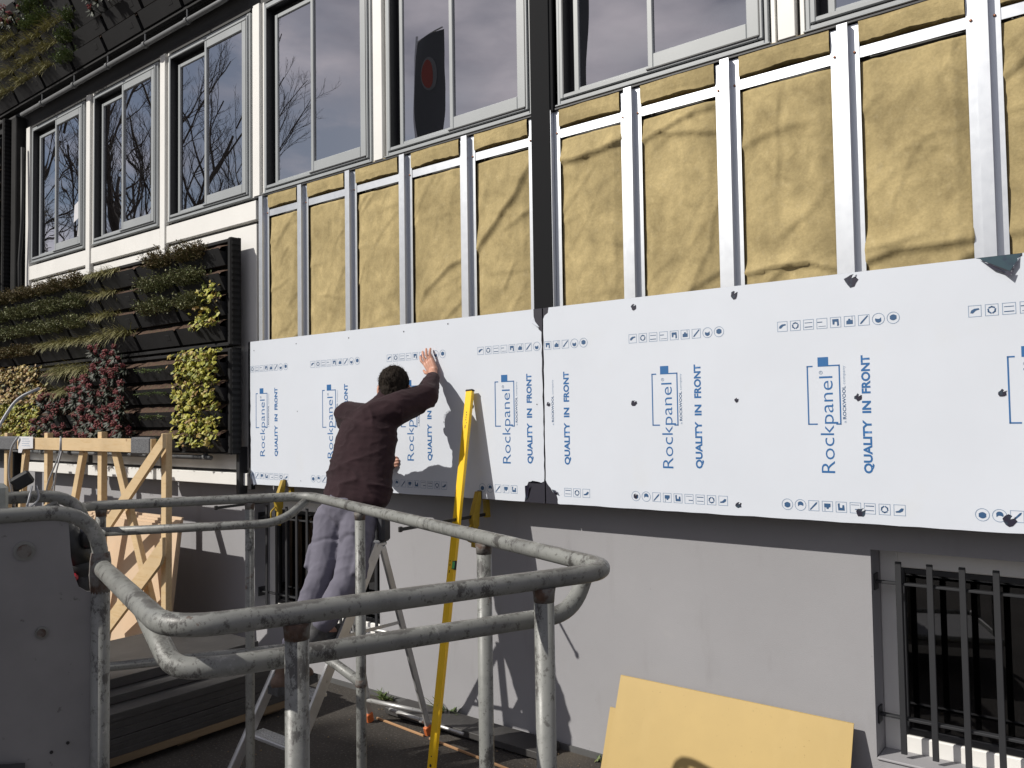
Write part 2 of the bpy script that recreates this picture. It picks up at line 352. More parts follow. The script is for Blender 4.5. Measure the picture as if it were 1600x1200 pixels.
# plinth windows with grilles
for hi, (a, b) in enumerate(holes[:2]):
    f = MB(); y0, y1 = .352, .40; t_ = .085
    f.box(a, a+t_, y0, y1, HZ0, HZ1, .006); f.box(b-t_, b, y0, y1, HZ0, HZ1, .006)
    f.box(a+t_, b-t_, y0, y1, HZ0, HZ0+.09, .006); f.box(a+t_, b-t_, y0, y1, HZ1-.10, HZ1, .006)
    wn_ = part('window', f, 'white_paint', B)
    f = MB(); q = .028
    f.box(a+t_+.002, a+t_+q, y0+.012, y1, HZ0+.092, HZ1-.102, .003); f.box(b-t_-q, b-t_-.002, y0+.012, y1, HZ0+.092, HZ1-.102, .003)
    f.box(a+t_+q, b-t_-q, y0+.012, y1, HZ0+.092, HZ0+.12, .003); f.box(a+t_+q, b-t_-q, y0+.012, y1, HZ1-.13, HZ1-.102, .003)
    part('sash', f, 'gasket_black', wn_)
    part('pane', MB().box(a+t_+q, b-t_-q, .385, .391, HZ0+.12, HZ1-.13), 'glass_plain', wn_)
    part('sill', MB().box(a+.002, b-.002, .19, .351, HZ0-.001, HZ0+.012, .004), 'plinth', wn_)
    G = part('grille', MB().beam((a+.001, .27, 1.235), (b-.001, .27, 1.235), .012, .035, (0, -1, 0), .002).beam((a+.001, .27, .585), (b-.001, .27, .585), .012, .035, (0, -1, 0), .002), 'gasket_black', B)
    bar = MB().box(-.014, .014, -.012, .0, .42, 1.345, .002).mesh('grille_bar', 'gasket_black')
    x = a+.115
    while x < b-.06:
        inst('grille_bar', bar, G, (x, .249, 0)); x += .139
    for zz in (1.235, .585): part('fixing_plate', MB().box(a-.0, a+.008, .235, .30, zz-.04, zz+.04), 'gasket_black', B)

# upper windows: one mesh set, copied along the facade
WW, WH = 1.335, 1.62
f = MB()
def ring(mb, x0, x1, z0, z1, t_, y0, y1, tb=None, tt=None, tr=None, b=.004):
    tb = tb or t_; tt = tt or t_; tr = tr or t_
    mb.box(x0, x0+t_, y0, y1, z0, z1, b); mb.box(x1-tr, x1, y0, y1, z0, z1, b)
    mb.box(x0+t_, x1-tr, y0, y1, z0, z0+tb, b); mb.box(x0+t_, x1-tr, y0, y1, z1-tt, z1, b)
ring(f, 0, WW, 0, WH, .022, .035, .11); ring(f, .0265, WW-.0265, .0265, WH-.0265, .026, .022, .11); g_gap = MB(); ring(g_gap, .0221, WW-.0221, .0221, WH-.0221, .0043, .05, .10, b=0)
f.box(-.01, WW+.01, .022, .06, -.012, -.001, .003)
me_wf = f.mesh('window', 'window_grey')
f = MB(); ring(f, .098, .655, .056, 1.515, .036, .078, .104); me_s1 = f.mesh('sash', 'window_grey')
f = MB(); ring(f, .634, 1.288, .048, 1.572, .034, .028, .066, tb=.085, tt=.075, tr=.068); me_s2 = f.mesh('sash', 'window_grey')
me_p1 = MB().box(.134, .620, .089, .095, .092, 1.479).mesh('pane', 'glass')
me_p2 = MB().box(.668, 1.220, .044, .050, .133, 1.497).mesh('pane', 'glass')
f = MB(); f.box(.053, .0975, .1045, .109, .053, 1.567); f.box(.0977, .634, .1045, .109, 1.515, 1.567)  # black strips stand in for shade beside and above the rear sash
f.box(.0526, .0565, .024, .104, .053, 1.567); f.box(.0567, .634, .024, .104, 1.5635, 1.567); f.box(1.2882, 1.2945, .020, .0275, .042, 1.575); f.box(.63, 1.288, .014, .0275, .040, .0472)  # black liners paint frame shade on jamb and head; dark lines edge front sash
f.add(g_gap.v, g_gap.f); me_gap = f.mesh('shade_gasket', 'gasket_black')
wx = [-10.50, -8.95, -7.415, -5.885, -4.39, -2.862, -1.335, .18, 1.70, 3.22]
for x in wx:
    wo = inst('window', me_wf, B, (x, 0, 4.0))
    for n_, me in (('sash', me_s1), ('sash', me_s2), ('pane', me_p1), ('pane', me_p2), ('shade_gasket', me_gap)):
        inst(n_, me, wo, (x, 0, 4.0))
part('paper_note', MB().poly([(-9.42, .043, 4.31), (-9.25, .043, 4.36), (-9.24, .043, 4.56), (-9.40, .043, 4.50)]), 'paper', B)
part('paper_note', MB().poly([(-9.33, .043, 4.14), (-9.24, .043, 4.16), (-9.245, .043, 4.35), (-9.30, .043, 4.34)]), 'paper', B)
for x, wd in ((-10.42, .5), (-8.86, .1), (-7.3, .12), (-5.78, .13), (-4.24, .1), (-3.72, .08)):
    cu = MB(); n_ = 14; vs = []
    for i in range(n_+1):
        vs += [(x+wd*i/n_, .2+.025*math.sin(i*2.1), 4.06), (x+wd*i/n_, .2+.025*math.sin(i*2.1), 5.56)]
    cu.add(vs, [(2*i, 2*i+2, 2*i+3, 2*i+1) for i in range(n_)]); part('curtain', cu, 'curtain', B)
# mullion covers between the windows
gaps = [(wx[i]+WW, wx[i+1]) for i in range(len(wx)-1)]
for i, (a, b) in enumerate(gaps):
    c = (a+b)/2
    if abs(c+2.99) < .1:
        continue
    z0 = 3.50 if c < -7 else 3.99
    part('mullion_back', MB().box(a+.002, b-.002, .075, .12, 3.985, 5.655), 'fascia', B)
    part('mullion_cover', MB().box(c-.045, c+.045, .028, .074, z0, 5.655, .003), 'white_paint', B)
    for s_ in (-1, 1):
        part('mullion_trim', MB().box(c+s_*.075-.011, c+s_*.075+.011, .05, .074, 3.99, 5.655, .002), 'white_paint', B)
part('mullion_cover', MB().box(-10.66, -10.56, .03, .12, 2.6, 5.655, .003), 'white_paint', B)
# sill flashing
part('sill_flashing', MB().box(-6.05, BX1, .03, .10, 3.9725, 3.986, .002), 'gasket_black', B)
# white panels under the left windows
for a, b in ((-10.56, -9.11), (-8.99, -7.57), (-7.45, -6.0)):
    part('white_panel', MB().box(a, b, .035, .088, 3.795, 3.96, .003), 'white_paint', B)
    part('white_panel', MB().box(a+.02, b-.02, .055, .088, 1.66, 3.765, .003), 'white_paint', B)
for a in (-7.60, -9.0, -10.5):
    part('base_trim', MB().box(a+.02, a+1.36, .01, .088, 1.53, 1.635, .004), 'white_paint', B)
part('base_trim', MB().box(-6.225, -6.1, .01, .088, 1.53, 1.635, .004), 'white_paint', B)
# black joint strip between the two panels
part('joint_strip', MB().box(-3.052, -2.905, .012, .03, 1.552, 5.66, .003).box(-2.905, -2.885, .02, .04, 3.97, 5.66), 'joint_black', B)
# hat profiles, rivets
pz0, pz1, D_ = 1.58, 3.972, .036
def hat(x, left=True, right=True):
    # x = crown left edge; thin folded sheet
    y0, y1 = .010, .010+D_; t_ = .0025
    p = MB()
    p.box(x, x+.05, y0, y0+t_, pz0, pz1); p.box(x, x+t_, y0+t_, y1, pz0, pz1); p.box(x+.05-t_, x+.05, y0+t_, y1, pz0, pz1)
    if left: p.box(x-.042, x, y1, y1+t_, pz0, pz1-.006)
    if right: p.box(x+.05, x+.094, y1, y1+t_, pz0, pz1-.004)
    if left: p.box(x-.001, x+.0, y1-.003, y1, pz0, pz1)
    return p
rv = MB().sphere((0, 0, 0), .0065, (1, .6, 1), 8, 6).mesh('rivet', 'rivet_copper', smooth=True)
px_ = [-5.925, -5.405, -4.825, -4.235, -3.64, -2.38, -1.788, -1.18, -.585, .03, .63, 1.23, 1.83, 2.43, 3.03, 3.63, 4.23, 4.83]
for x in px_:
    P_ = part('profile', hat(x), 'aluminium', B)
    for sx in (-.022, .072):
        for zz in ((3.826, 3.2) if False else (3.826,)):
            inst('rivet', rv, P_, (x+sx+rng.uniform(-.006, .006), .010+D_-.003, zz+rng.uniform(-.008, .008)))
jp = MB(); jp.box(-3.098, -3.066, .046, .0485, pz0, pz1); jp.box(-2.902, -2.8995, .012, .046, pz0, pz1); jp.box(-2.898, -2.855, .046, .0485, pz0, pz1); jp.box(-3.05, -2.90, .031, .0335, pz0, pz1)
P_ = part('profile', jp, 'aluminium', B)
for x in (-3.082, -2.876): inst('rivet', rv, P_, (x, .043, 3.83))
edges = []
allx = sorted(px_+[-2.975])
for i in range(len(allx)-1):
    a, b = allx[i], allx[i+1]
    a = a+.094 if abs(a+2.975) > .01 else -2.855
    b = b-.042 if abs(b+2.975) > .01 else -3.098
    edges.append((a, b))
part('rail', MB().box(-5.96, -3.10, .0495, .0525, 3.797, 3.852, .001), 'aluminium', B)
part('rail', MB().box(-2.86, 5.0, .0495, .0525, 3.797, 3.852, .001), 'aluminium', B)

def fbm(x, y, z, o=3): return noise.fractal(V((x, y, z)), 1, 2, o)
def batt(x0, x1, z0, z1, seed, bulge=.022, folds=()):
    nx, nz = 46, 96; vs = []; fs = []; r_ = random.Random(seed)
    crs = [(r_.random(), r_.random(), r_.uniform(-.5, 1.2), r_.uniform(.08, .3), r_.uniform(.003, .009), r_.uniform(.02, .06)) for _ in range(9)]
    for j in range(nz+1):
        for i in range(nx+1):
            u, v_ = i/nx, j/nz; x = x0+(x1-x0)*u; z = z0+(z1-z0)*v_
            e = min(1, min(u, 1-u)*7); et = min(1, (1-v_)*9)
            d = bulge*(math.sin(math.pi*u)**.5)*e*(.35+.65*et)
            d += .010*fbm(x*3+seed, z*2.2, seed*.37)*e + .004*fbm(x*11, z*9+seed, 2)*e
            wx_ = V((x*4.2+seed, z*3.1, seed*.7)); d += (.011*(.35-abs(noise.noise(wx_)))+.005*(.35-abs(noise.noise(wx_*2.6))))*e
            for (fx, fz, ang, ln, hgt, wd) in list(folds)+crs:
                dx = (u-fx)*(x1-x0); dz = (v_-fz)*(z1-z0)
                al = dx*math.cos(ang)+dz*math.sin(ang); ac = -dx*math.sin(ang)+dz*math.cos(ang)
                ac += .018*math.sin(al*8+seed)+.02*noise.noise(V((al*7, seed, fz*9)))
                env = math.exp(-(al/ln)**4)
                d += env*hgt*.9*(max(0, 1-ac/(wd*2.4))**1.6 if ac > 0 else max(0, 1+ac/(wd*.55))**1.6)
            tz = 0
            if j == nz: tz = .012*fbm(x*7, seed, 0)-.004
            if j == 0: tz = 0
            vs.append((x, .066-d if 0 < i < nx and 0 < j < nz else .078, z+tz))
    for j in range(nz):
        for i in range(nx):
            a = j*(nx+1)+i; fs.append((a, a+1, a+nx+2, a+nx+1))
    mb = MB(); mb.add(vs, fs); return mb
def strip_(x0, x1, z0, z1, seed):
    nx, nz = 22, 6; vs = []; fs = []
    for j in range(nz+1):
        for i in range(nx+1):
            u, v_ = i/nx, j/nz; x = x0+(x1-x0)*u
            lo = z0+.007*fbm(x*6, seed, 1)+.005*fbm(x*27, seed, 4)+.010*(1-abs(2*u-1))-.006; hi = z1+.006*fbm(x*14, seed, 7)
            y = .036-.003*fbm(x*5, v_*2, seed) - .004*math.sin(math.pi*v_)
            vs.append((x, y, lo+(hi-lo)*v_))
    n0 = len(vs)
    for j in (0, nz):
        for i in range(nx+1): p = vs[j*(nx+1)+i]; vs.append((p[0], .095, p[2]))
    for j in range(nz):
        for i in range(nx):
            a = j*(nx+1)+i; fs.append((a, a+1, a+nx+2, a+nx+1))
    for i in range(nx):
        fs.append((i, i+1, n0+i+1, n0+i)); a = nz*(nx+1)+i; q = n0+nx+1+i; fs.append((a, a+1, q+1, q))
    mb = MB(); mb.add(vs, fs); return mb
FO = {0: [(.55, .16, .5, .4, .018, .05), (.1, .1, 1.0, .2, .014, .04)], 1: [(.75, .16, .7, .3, .016, .05), (.3, .13, -.3, .3, .012, .05)],
      2: [(.2, .2, .2, .3, .006, .05)], 3: [(.75, .48, .62, .35, .02, .06)], 4: [(.45, .70, .85, .5, .026, .07), (.85, .12, .9, .2, .014, .05), (.9, .7, .6, .2, .01, .04)],
      5: [(.5, .90, .08, .8, .03, .06), (.3, .04, .2, .3, .012, .04), (.8, .05, -.1, .3, .01, .04)], 6: [(.3, .925, .18, .35, .024, .05), (.8, .88, -.25, .4, .018, .05), (.55, .2, .5, .35, .016, .06), (.85, .45, 1.2, .4, .012, .06)],
      7: [(.35, .27, -.1, .35, .024, .03), (.45, .82, 1.45, .25, .012, .05), (.2, .78, .1, .3, .014, .06), (.3, .22, .6, .3, .014, .07)], 8: [(.5, .28, .06, .7, .03, .07), (.75, .18, .62, .35, .022, .06), (.2, .3, .2, .2, .016, .05)],
      9: [(.2, .85, .7, .4, .02, .06), (.5, .3, .1, .5, .02, .06)]}
for i, (a, b) in enumerate(edges):
    ov = .012
    part('insulation_batt', batt(a-ov, b+ov, 2.45, 3.795+.006*math.sin(i*3), i+3, .018 if i < 5 else .024, FO.get(i, FO[i % 9])), 'wool', B, smooth=True)
    part('insulation_strip', strip_(a-ov+.014, b+ov-.014, 3.872, 3.990, i*7+1), 'wool', B, smooth=False)

# gutter pipe and drain details left
pp = MB(); pp.tube(fillet([(-10.45, -.10, 5.735), (-6.25, -.10, 5.735), (-6.16, -.06, 5.80), (-6.12, .06, 5.86)], .05), .024)
gu = part('water_pipe', pp, 'pipe_grey', B, smooth=True)
for x in (-9.9, -9.1, -8.35, -7.6, -6.85): part('pipe_clip', MB().tube([(x-.02, -.10, 5.735), (x+.02, -.10, 5.735)], .033).tube([(x, -.10, 5.76), (x, -.10, 5.86)], .008, 6), 'pipe_grey', gu)
pp = MB(); pp.tube([(-10.9, -.07, 1.775), (-6.52, -.07, 1.765)], .021)
gu = part('water_pipe', pp, 'pipe_grey', B, smooth=True)
for x in (-9.9, -9.2, -8.4, -7.5, -6.6): part('pipe_clip', MB().tube([(x-.018, -.07, 1.77), (x+.018, -.07, 1.77)], .028).tube([(x, -.07, 1.79), (x, -.05, 1.9)], .008, 6), 'pipe_grey', gu)
part('bracket_post', MB().box(-6.20, -6.15, -.03, .05, 1.46, 1.86, .004), 'gasket_black', B)
part('bracket_post', MB().box(-6.085, -6.045, .012, .055, 1.5, 2.75, .003), 'gasket_black', B)
part('drain_pipe', MB().box(-10.86, -10.72, -.06, .06, .3, 5.8, .01), 'black_matt', B)
part('drain_pipe', MB().tube([(-10.62, -.02, 2.2), (-10.64, -.04, 4.0), (-10.60, -.03, 4.5), (-10.63, -.02, 5.4)], .02, 8), 'rubber', B, smooth=True)

# ------------------------------------------------------------------ cladding panels with printed film
def text_mesh(txt, name, mat, length, height, offset=0.0):
    cu = bpy.data.curves.new(name, 'FONT'); cu.body = txt; cu.size = 1; cu.offset = offset; cu.resolution_u = 3
    o = bpy.data.objects.new(name, cu); col.objects.link(o); bpy.context.view_layer.update()
    me = bpy.data.meshes.new_from_object(o.evaluated_get(bpy.context.evaluated_depsgraph_get()))
    bpy.data.objects.remove(o); bpy.data.curves.remove(cu)
    xs_ = [v.co.x for v in me.vertices]; ys_ = [v.co.y for v in me.vertices]
    x0, x1, y0, y1 = min(xs_), max(xs_), min(ys_), max(ys_)
    for v in me.vertices:
        a = (v.co.x-x0)/(x1-x0)*length; b = v.co.y*height   # height = scale of the em
        v.co = V((-b, 0, a))                               # reads upwards, facing -Y
    me.materials.clear(); me.materials.append(M[mat]); me.name = name; me.update(); return me
T_rock = text_mesh('Rockpanel', 'brand_lettering', 'print_blue', .470, .094, -.006)
T_slog = [(text_mesh(w_, 'slogan_lettering', 'print_blue', ln, .053, .036), z_) for w_, ln, z_ in (('QUALITY', .253, 1.788), ('IN', .058, 2.073), ('FRONT', .182, 2.166))]
T_wool = text_mesh('ROCKWOOL', 'small_lettering', 'print_dark', .160, .021, .02)
T_comp = text_mesh('company', 'small_lettering', 'print_light', .090, .018, -.004)
T_a = text_mesh('a', 'small_lettering', 'print_light', .010, .018, 0)
def line2(mb, pts, t_, closed=False):
    # flat line strip in local x,z
    n = len(pts); rng_ = range(n if closed else n-1)
    for i in rng_:
        a = V(pts[i]); b = V(pts[(i+1) % n]); d = (b-a); 
        if d.length < 1e-9: continue
        d.normalize(); q = V((-d.y, d.x))*t_/2; a2 = a-d*t_/2; b2 = b+d*t_/2
        mb.poly([(p.x, 0, p.y) for p in (a2-q, b2-q, b2+q, a2+q)])
def blob2(mb, pts): mb.poly([(p[0], 0, p[1]) for p in pts])
def circ(r, n=18, cx=0, cy=0): return [(cx+r*math.cos(2*math.pi*k/n), cy+r*math.sin(2*math.pi*k/n)) for k in range(n)]
def pict(k):
    a = MB(); b = MB(); h = .0245
    if k < 7: line2(a, [(-h, -h), (h, -h), (h, h), (-h, h)], .0022, True)
    else: line2(a, circ(.027), .0025, True)
    if k == 0: blob2(b, [(-.018, -.008), (-.008, -.010), (.004, .002), (.018, .006), (.016, .012), (-.002, .011), (-.014, .004)])
    if k == 1:
        for q in range(3):
            an = 2*math.pi*q/3+math.pi/2; p = [(.014*math.cos(an+d), .014*math.sin(an+d)) for d in (-.75, 0, .75)]
            line2(b, p[:2], .006); line2(b, p[1:], .006)
    if k == 2: line2(b, [(-.017, .009), (.017, .009)], .003); line2(b, [(-.017, -.012), (.017, -.012)], .004)
    if k == 3: line2(b, [(-.02, .007), (.0, .007)], .004); line2(b, [(-.016, -.014), (.018, -.014)], .002)
    if k == 4: blob2(b, [(-.016, .016), (.014, .016), (.016, -.016), (.007, -.018), (.007, .002), (-.004, .004), (-.006, -.010), (-.014, -.010)])
    if k == 5: blob2(b, [(-.015, -.014), (.015, -.014), (.015, .004), (.004, .006), (.004, .012), (-.006, .012), (-.006, .006), (-.015, .002)]); line2(b, [(.012, .004), (.012, .022)], .002)
    if k == 6: blob2(b, [(-.018, -.018), (-.010, -.016), (.020, .018), (.016, .022), (-.014, -.008)])
    if k == 7: blob2(b, circ(.015, 12, 0, -.003)[5:]+[(.012, .007), (.004, .0), (-.006, .001)])
    if k == 8: blob2(b, [(.017*math.cos(2*math.pi*j/12)*(1 if j % 2 else .85), .002+.014*math.sin(2*math.pi*j/12)) for j in range(12)])
    a.mesh
    me = bpy.data.meshes.new('pictogram'); vs = a.v+b.v; fs = a.f+[tuple(i+len(a.v) for i in q) for q in b.f]
    me.from_pydata([tuple(v) for v in vs], [], fs); me.materials.append(M['print_light']); me.materials.append(M['print_dark'])
    for i, p in enumerate(me.polygons): p.material_index = 0 if i < len(a.f) else 1
    me.update(); return me
PIC = [pict(k) for k in range(9)]
lf = MB()
line2(lf, [(-.250, 2.306), (-.273, 2.306), (-.273, 2.022), (-.233, 2.022)], .0065)
line2(lf, [(-.170, 2.306), (-.120, 2.306), (-.120, 2.022), (-.138, 2.022)], .0065)
blob2(lf, [(-.222, 2.303), (-.171, 2.303), (-.171, 2.349), (-.222, 2.349)])
me_frame = lf.mesh('logo_frame', 'print_blue', fix=False)
rg_ = MB(); line2(rg_, circ(.008, 12), .002, True); line2(rg_, [(-.002, -.004), (-.002, .004), (.002, .004), (.002, 0)], .0015)
me_reg = rg_.mesh('registered_mark', 'print_light', fix=False)
YP = -.0012
def prints(P, x0, x1, cols, zo=0):
    for xs_ in cols:
        def put(n_, me, x, z, rot=None, half=0):
            if z < 1.70 and half and -3.17 < x < -2.865: return
            if x-half > x0 and x+half < x1: inst(n_, me, P, (x, YP, z+zo), rot)
        for me, z_ in T_slog: put('slogan_lettering', me, xs_+.0185, z_)
        put('brand_lettering', T_rock, xs_-.153, 1.785, None, .0 if xs_-.28 > x0 else 9)
        put('registered_mark', me_reg, xs_-.208, 2.274)
        if xs_-.275 > x0: inst('logo_frame', me_frame, P, (xs_, YP, zo))
        put('small_lettering', T_wool, xs_-.094, 2.045); put('small_lettering', T_comp, xs_-.094, 2.213); put('small_lettering', T_a, xs_-.094, 2.027)
        for k in range(9):
            xx = xs_-.391+k*.0652
            put('pictogram', PIC[k], xx, 2.5145, None, .026); put('pictogram', PIC[8-k], xx, 1.623, (0, math.pi, 0), .026)
def jag(x0, x1, z0, z1, corner_cuts=()):
    return [(x0, z0), (x1, z0), (x1, z1), (x0, z1)]
def panel(name, label, x0, x1, film_poly, cols):
    P = thing(name, label, 'panel', ((x0+x1)/2, 0, 1.548))
    part('board', MB().box(x0, x1, .0012, .009, 1.548, 2.748, .0006), 'board_edge', P)
    f_ = MB(); f_.prism([(x, .0005, z) for x, z in film_poly], (0, -.0009, 0)); part('protective_film', f_, 'film', P)
    prints(P, x0, x1, cols); return P
H0, H1 = 1.5485, 2.7475
def rough_line(p, q, n, amp, seed):
    r_ = random.Random(seed); p, q = V(p), V(q); d = q-p; nrm = V((-d.y, d.x)).normalized()
    return [tuple(p+d*(i/n)+nrm*r_.uniform(-amp, amp)) for i in range(n+1)]
xa0, xa1 = -6.035, -2.982
poly1 = [(-6.034, H1)]+rough_line((-6.034, 2.35), (-6.030, 1.75), 14, .004, 3)+[(-6.03, 1.67), (-5.955, H0)]+rough_line((-5.9, H0+.002), (-3.14, H0+.003), 30, .0016, 4) + \
    rough_line((-3.137, H0+.004), (-3.112, 1.655), 5, .004, 5)+rough_line((-3.105, 1.672), (-2.986, 1.680), 5, .006, 6)+rough_line((-2.984, 1.70), (-2.987, 2.55), 22, .003, 7)+rough_line((-2.99, 2.60), (-3.03, 2.665), 3, .006, 8)+[(-3.045, 2.700), (-3.046, H1)]
A1 = panel('cladding_panel', 'white film-covered cladding panel that the worker presses against the wall', xa0, xa1, poly1, [-5.68, -4.815, -3.95, -3.09])
xb0, xb1 = -2.974, .076
poly2 = [(-2.930, H1), (-2.936, 2.715), (-2.962, 2.700)]+rough_line((-2.972, 2.68), (-2.973, 1.69), 22, .0018, 9)+rough_line((-2.965, 1.672), (-2.925, 1.630), 3, .006, 10)+rough_line((-2.915, 1.618), (-2.888, 1.612), 3, .005, 13)+rough_line((-2.893, 1.60), (-2.880, H0+.004), 4, .005, 12) + \
    rough_line((-2.87, H0+.002), (.07, H0+.003), 34, .002, 14)+[(.075, H0), (.075, H1), (-.44, H1)]+rough_line((-.445, H1-.01), (-.488, 2.668), 5, .006, 15)+rough_line((-.50, 2.672), (-.60, 2.738), 8, .004, 16)+[(-.618, H1)]
A2 = panel('cladding_panel', 'white film-covered cladding panel with dark screw holes torn through its film', xb0, xb1, poly2, [-2.81, -1.955, -1.093, -.236])
rgh = random.Random(5)
for (x, z, r_) in ((-2.336, 2.693, .016), (-1.735, 2.701, .021), (-1.145, 2.711, .030), (-2.345, 2.147, .017), (-1.736, 2.15, .012), (-1.129, 2.148, .017), (-.532, 2.151, .016), (-2.943, 2.153, .013), (-2.349, 1.623, .014), (-1.74, 1.605, .016), (-1.131, 1.602, .021), (-.524, 1.603, .024), (.03, 2.15, .015), (.03, 1.61, .018)):
    part('screw_hole', MB().disc((x, -.002, z), r_, n=11, jit=.22, rg=rgh), 'film_hole', A2)
    part('torn_film', MB().poly([(x+r_*.1, -.0035, z+r_*.3), (x+r_*.7, -.006, z+r_*.5), (x+r_*.8, -.008, z+r_*1.05), (x+r_*.35, -.005, z+r_*.8)]), 'film', A2)
for (x, z, r_) in ((-3.565, 2.153, .018), (-4.191, 2.695, .005), (-3.767, 2.715, .005), (-4.779, 2.692, .005), (-5.411, 2.691, .005), (-5.98, 2.67, .005), (-3.03, 2.155, .004), (-5.4, 2.15, .004), (-4.8, 1.60, .004), (-5.36, 1.6, .004)):
    part('screw_hole', MB().disc((x, -.002, z), r_, n=10, jit=.15, rg=rgh), 'film_hole', A1)
tv = MB().poly([(-.612, .0003, 2.747), (-.442, .0003, 2.747), (-.488, .0003, 2.676)]); part('bare_corner', tv, 'teal_board', A2)
fl = MB(); fl.poly([(-.60, -.002, 2.737), (-.55, -.016, 2.690), (-.49, -.02, 2.662), (-.50, -.003, 2.674)]); fl.poly([(-.49, -.02, 2.662), (-.462, -.018, 2.70), (-.448, -.003, 2.738), (-.487, -.003, 2.67)]); fl.poly([(-.52, -.012, 2.676), (-.49, -.03, 2.648), (-.470, -.018, 2.67)]); part('torn_film', fl, 'film_hole', A2)
fl = MB(); fl.poly([(-3.105, -.002, 1.668), (-3.06, -.02, 1.685), (-3.01, -.012, 1.678), (-3.0, -.002, 1.668)]); fl.poly([(-3.13, -.002, 1.56), (-3.12, -.02, 1.65), (-3.09, -.012, 1.66), (-3.11, -.003, 1.58)]); part('torn_film', fl, 'film_hole', A1)
fl = MB(); fl.poly([(-3.047, -.002, 2.69), (-3.065, -.014, 2.672), (-3.02, -.014, 2.64), (-3.0, -.002, 2.63), (-3.03, -.002, 2.665)]); part('torn_film', fl, 'film', A1)
fl = MB(); fl.poly([(-2.93, -.002, 1.636), (-2.89, -.014, 1.632), (-2.882, -.02, 1.615), (-2.91, -.003, 1.612)]); part('torn_film', fl, 'film_hole', A2)
# torn film curling off the lower left corner
fl = MB(); fl.poly([(-6.03, -.002, 1.672), (-6.00, -.02, 1.655), (-5.948, -.03, 1.545), (-5.957, -.002, 1.552)]); part('torn_film', fl, 'film', A1)

# ------------------------------------------------------------------ green walls
def trough_mesh():
    w_ = .665; h_ = .135; pts = [(-.06, 0), (-.125, 0), (-.195, h_), (-.187, h_), (-.178, h_-.02), (-.06, h_-.02)]
    mb = MB(); mb.prism([(-w_/2, y, z) for y, z in pts], (w_, 0, 0))
    nn = V((0, -.135, -.07)).normalized(); tt = V((0, -.07, .135)).normalized()
    mb.obox(V((.2, -.163, .075))+nn*.001, (.07, .05, .003), .001, (V((1, 0, 0)), tt, nn))
    for x in (-w_/2, w_/2): mb.box(x-.004, x+.004, -.12, -.06, h_-.02, h_+.03)
    return mb.mesh('planter_trough', 'planter')
me_tr = trough_mesh()
def soil_mesh(seed):
    r_ = random.Random(seed); n = 16; mb = MB(); vs = []
    for i in range(n+1):
        x = -.335+.67*i/n
        for y, k, zz_ in ((-.186, .4, .122), (-.165, 1, .146), (-.12, 1, .172), (-.062, .6, .190)): vs.append((x, y, zz_+.020*k*fbm(x*11, y*9, seed)))
    mb.add(vs, [(i*4+j, i*4+4+j, i*4+5+j, i*4+1+j) for i in range(n) for j in range(3)])
    return mb.mesh('soil', 'soil', smooth=True)
me_so = [soil_mesh(k) for k in range(4)]
ROWP = .214
def green(name, label, x_right, ncol, z_tops, z0, z1, side=True):
    Gw = thing(name, label, 'green wall', (x_right-ncol*.72/2, -.03, z0))
    xl = x_right-ncol*.72
    part('back_sheet', MB().box(xl, x_right-.0, -.058, -.03, z0, z1), 'black_matt', Gw)
    for k in range(ncol):
        xc = x_right-.06-.72*(k+.5)
        for zt in z_tops:
            tr = inst('planter_trough', me_tr, Gw, (xc, 0, zt-.155)); inst('soil', me_so[rng.randrange(4)], tr, (xc, 0, zt-.155))
    if side:
        part('side_frame', MB().box(x_right-.055, x_right, -.13, -.031, z0, z1, .012), 'black_matt', Gw)
        # ribbed side strip
        rb = MB()
        for i in range(int((z1-z0)/.05)): rb.box(x_right+.001, x_right+.006, -.12, -.04, z0+.05*i+.008, z0+.05*i+.034)
        part('side_ribs', rb, 'planter', Gw)
    part('top_rail', MB().box(xl, x_right-.056, -.10, -.059, z1-.03, z1, .004), 'black_matt', Gw)
    part('bottom_rail', MB().box(xl, x_right-.056, -.11, -.059, z0, z0+.03, .004), 'black_matt', Gw)
    return Gw
XR = -6.12
ztU = [3.565-ROWP*i for i in range(4)]; ztL = [2.618-ROWP*i for i in range(4)]
green('green_wall', 'upper half of the planted green wall under the white-framed windows', XR, 7, ztU, 2.72, 3.64)
green('green_wall', 'lower half of the planted green wall behind the timber rack', XR, 7, ztL, 1.80, 2.70)
ztT = [6.03+ROWP*i for i in range(6)]
green('green_wall', 'planted green wall above the windows, over the grey pipe', XR+.02, 7, ztT, 5.84, 7.2)
green('green_wall', 'tall planted green wall beyond the black drain pipe', -10.9, 3, [5.6-ROWP*i for i in range(17)], 1.8, 5.8)

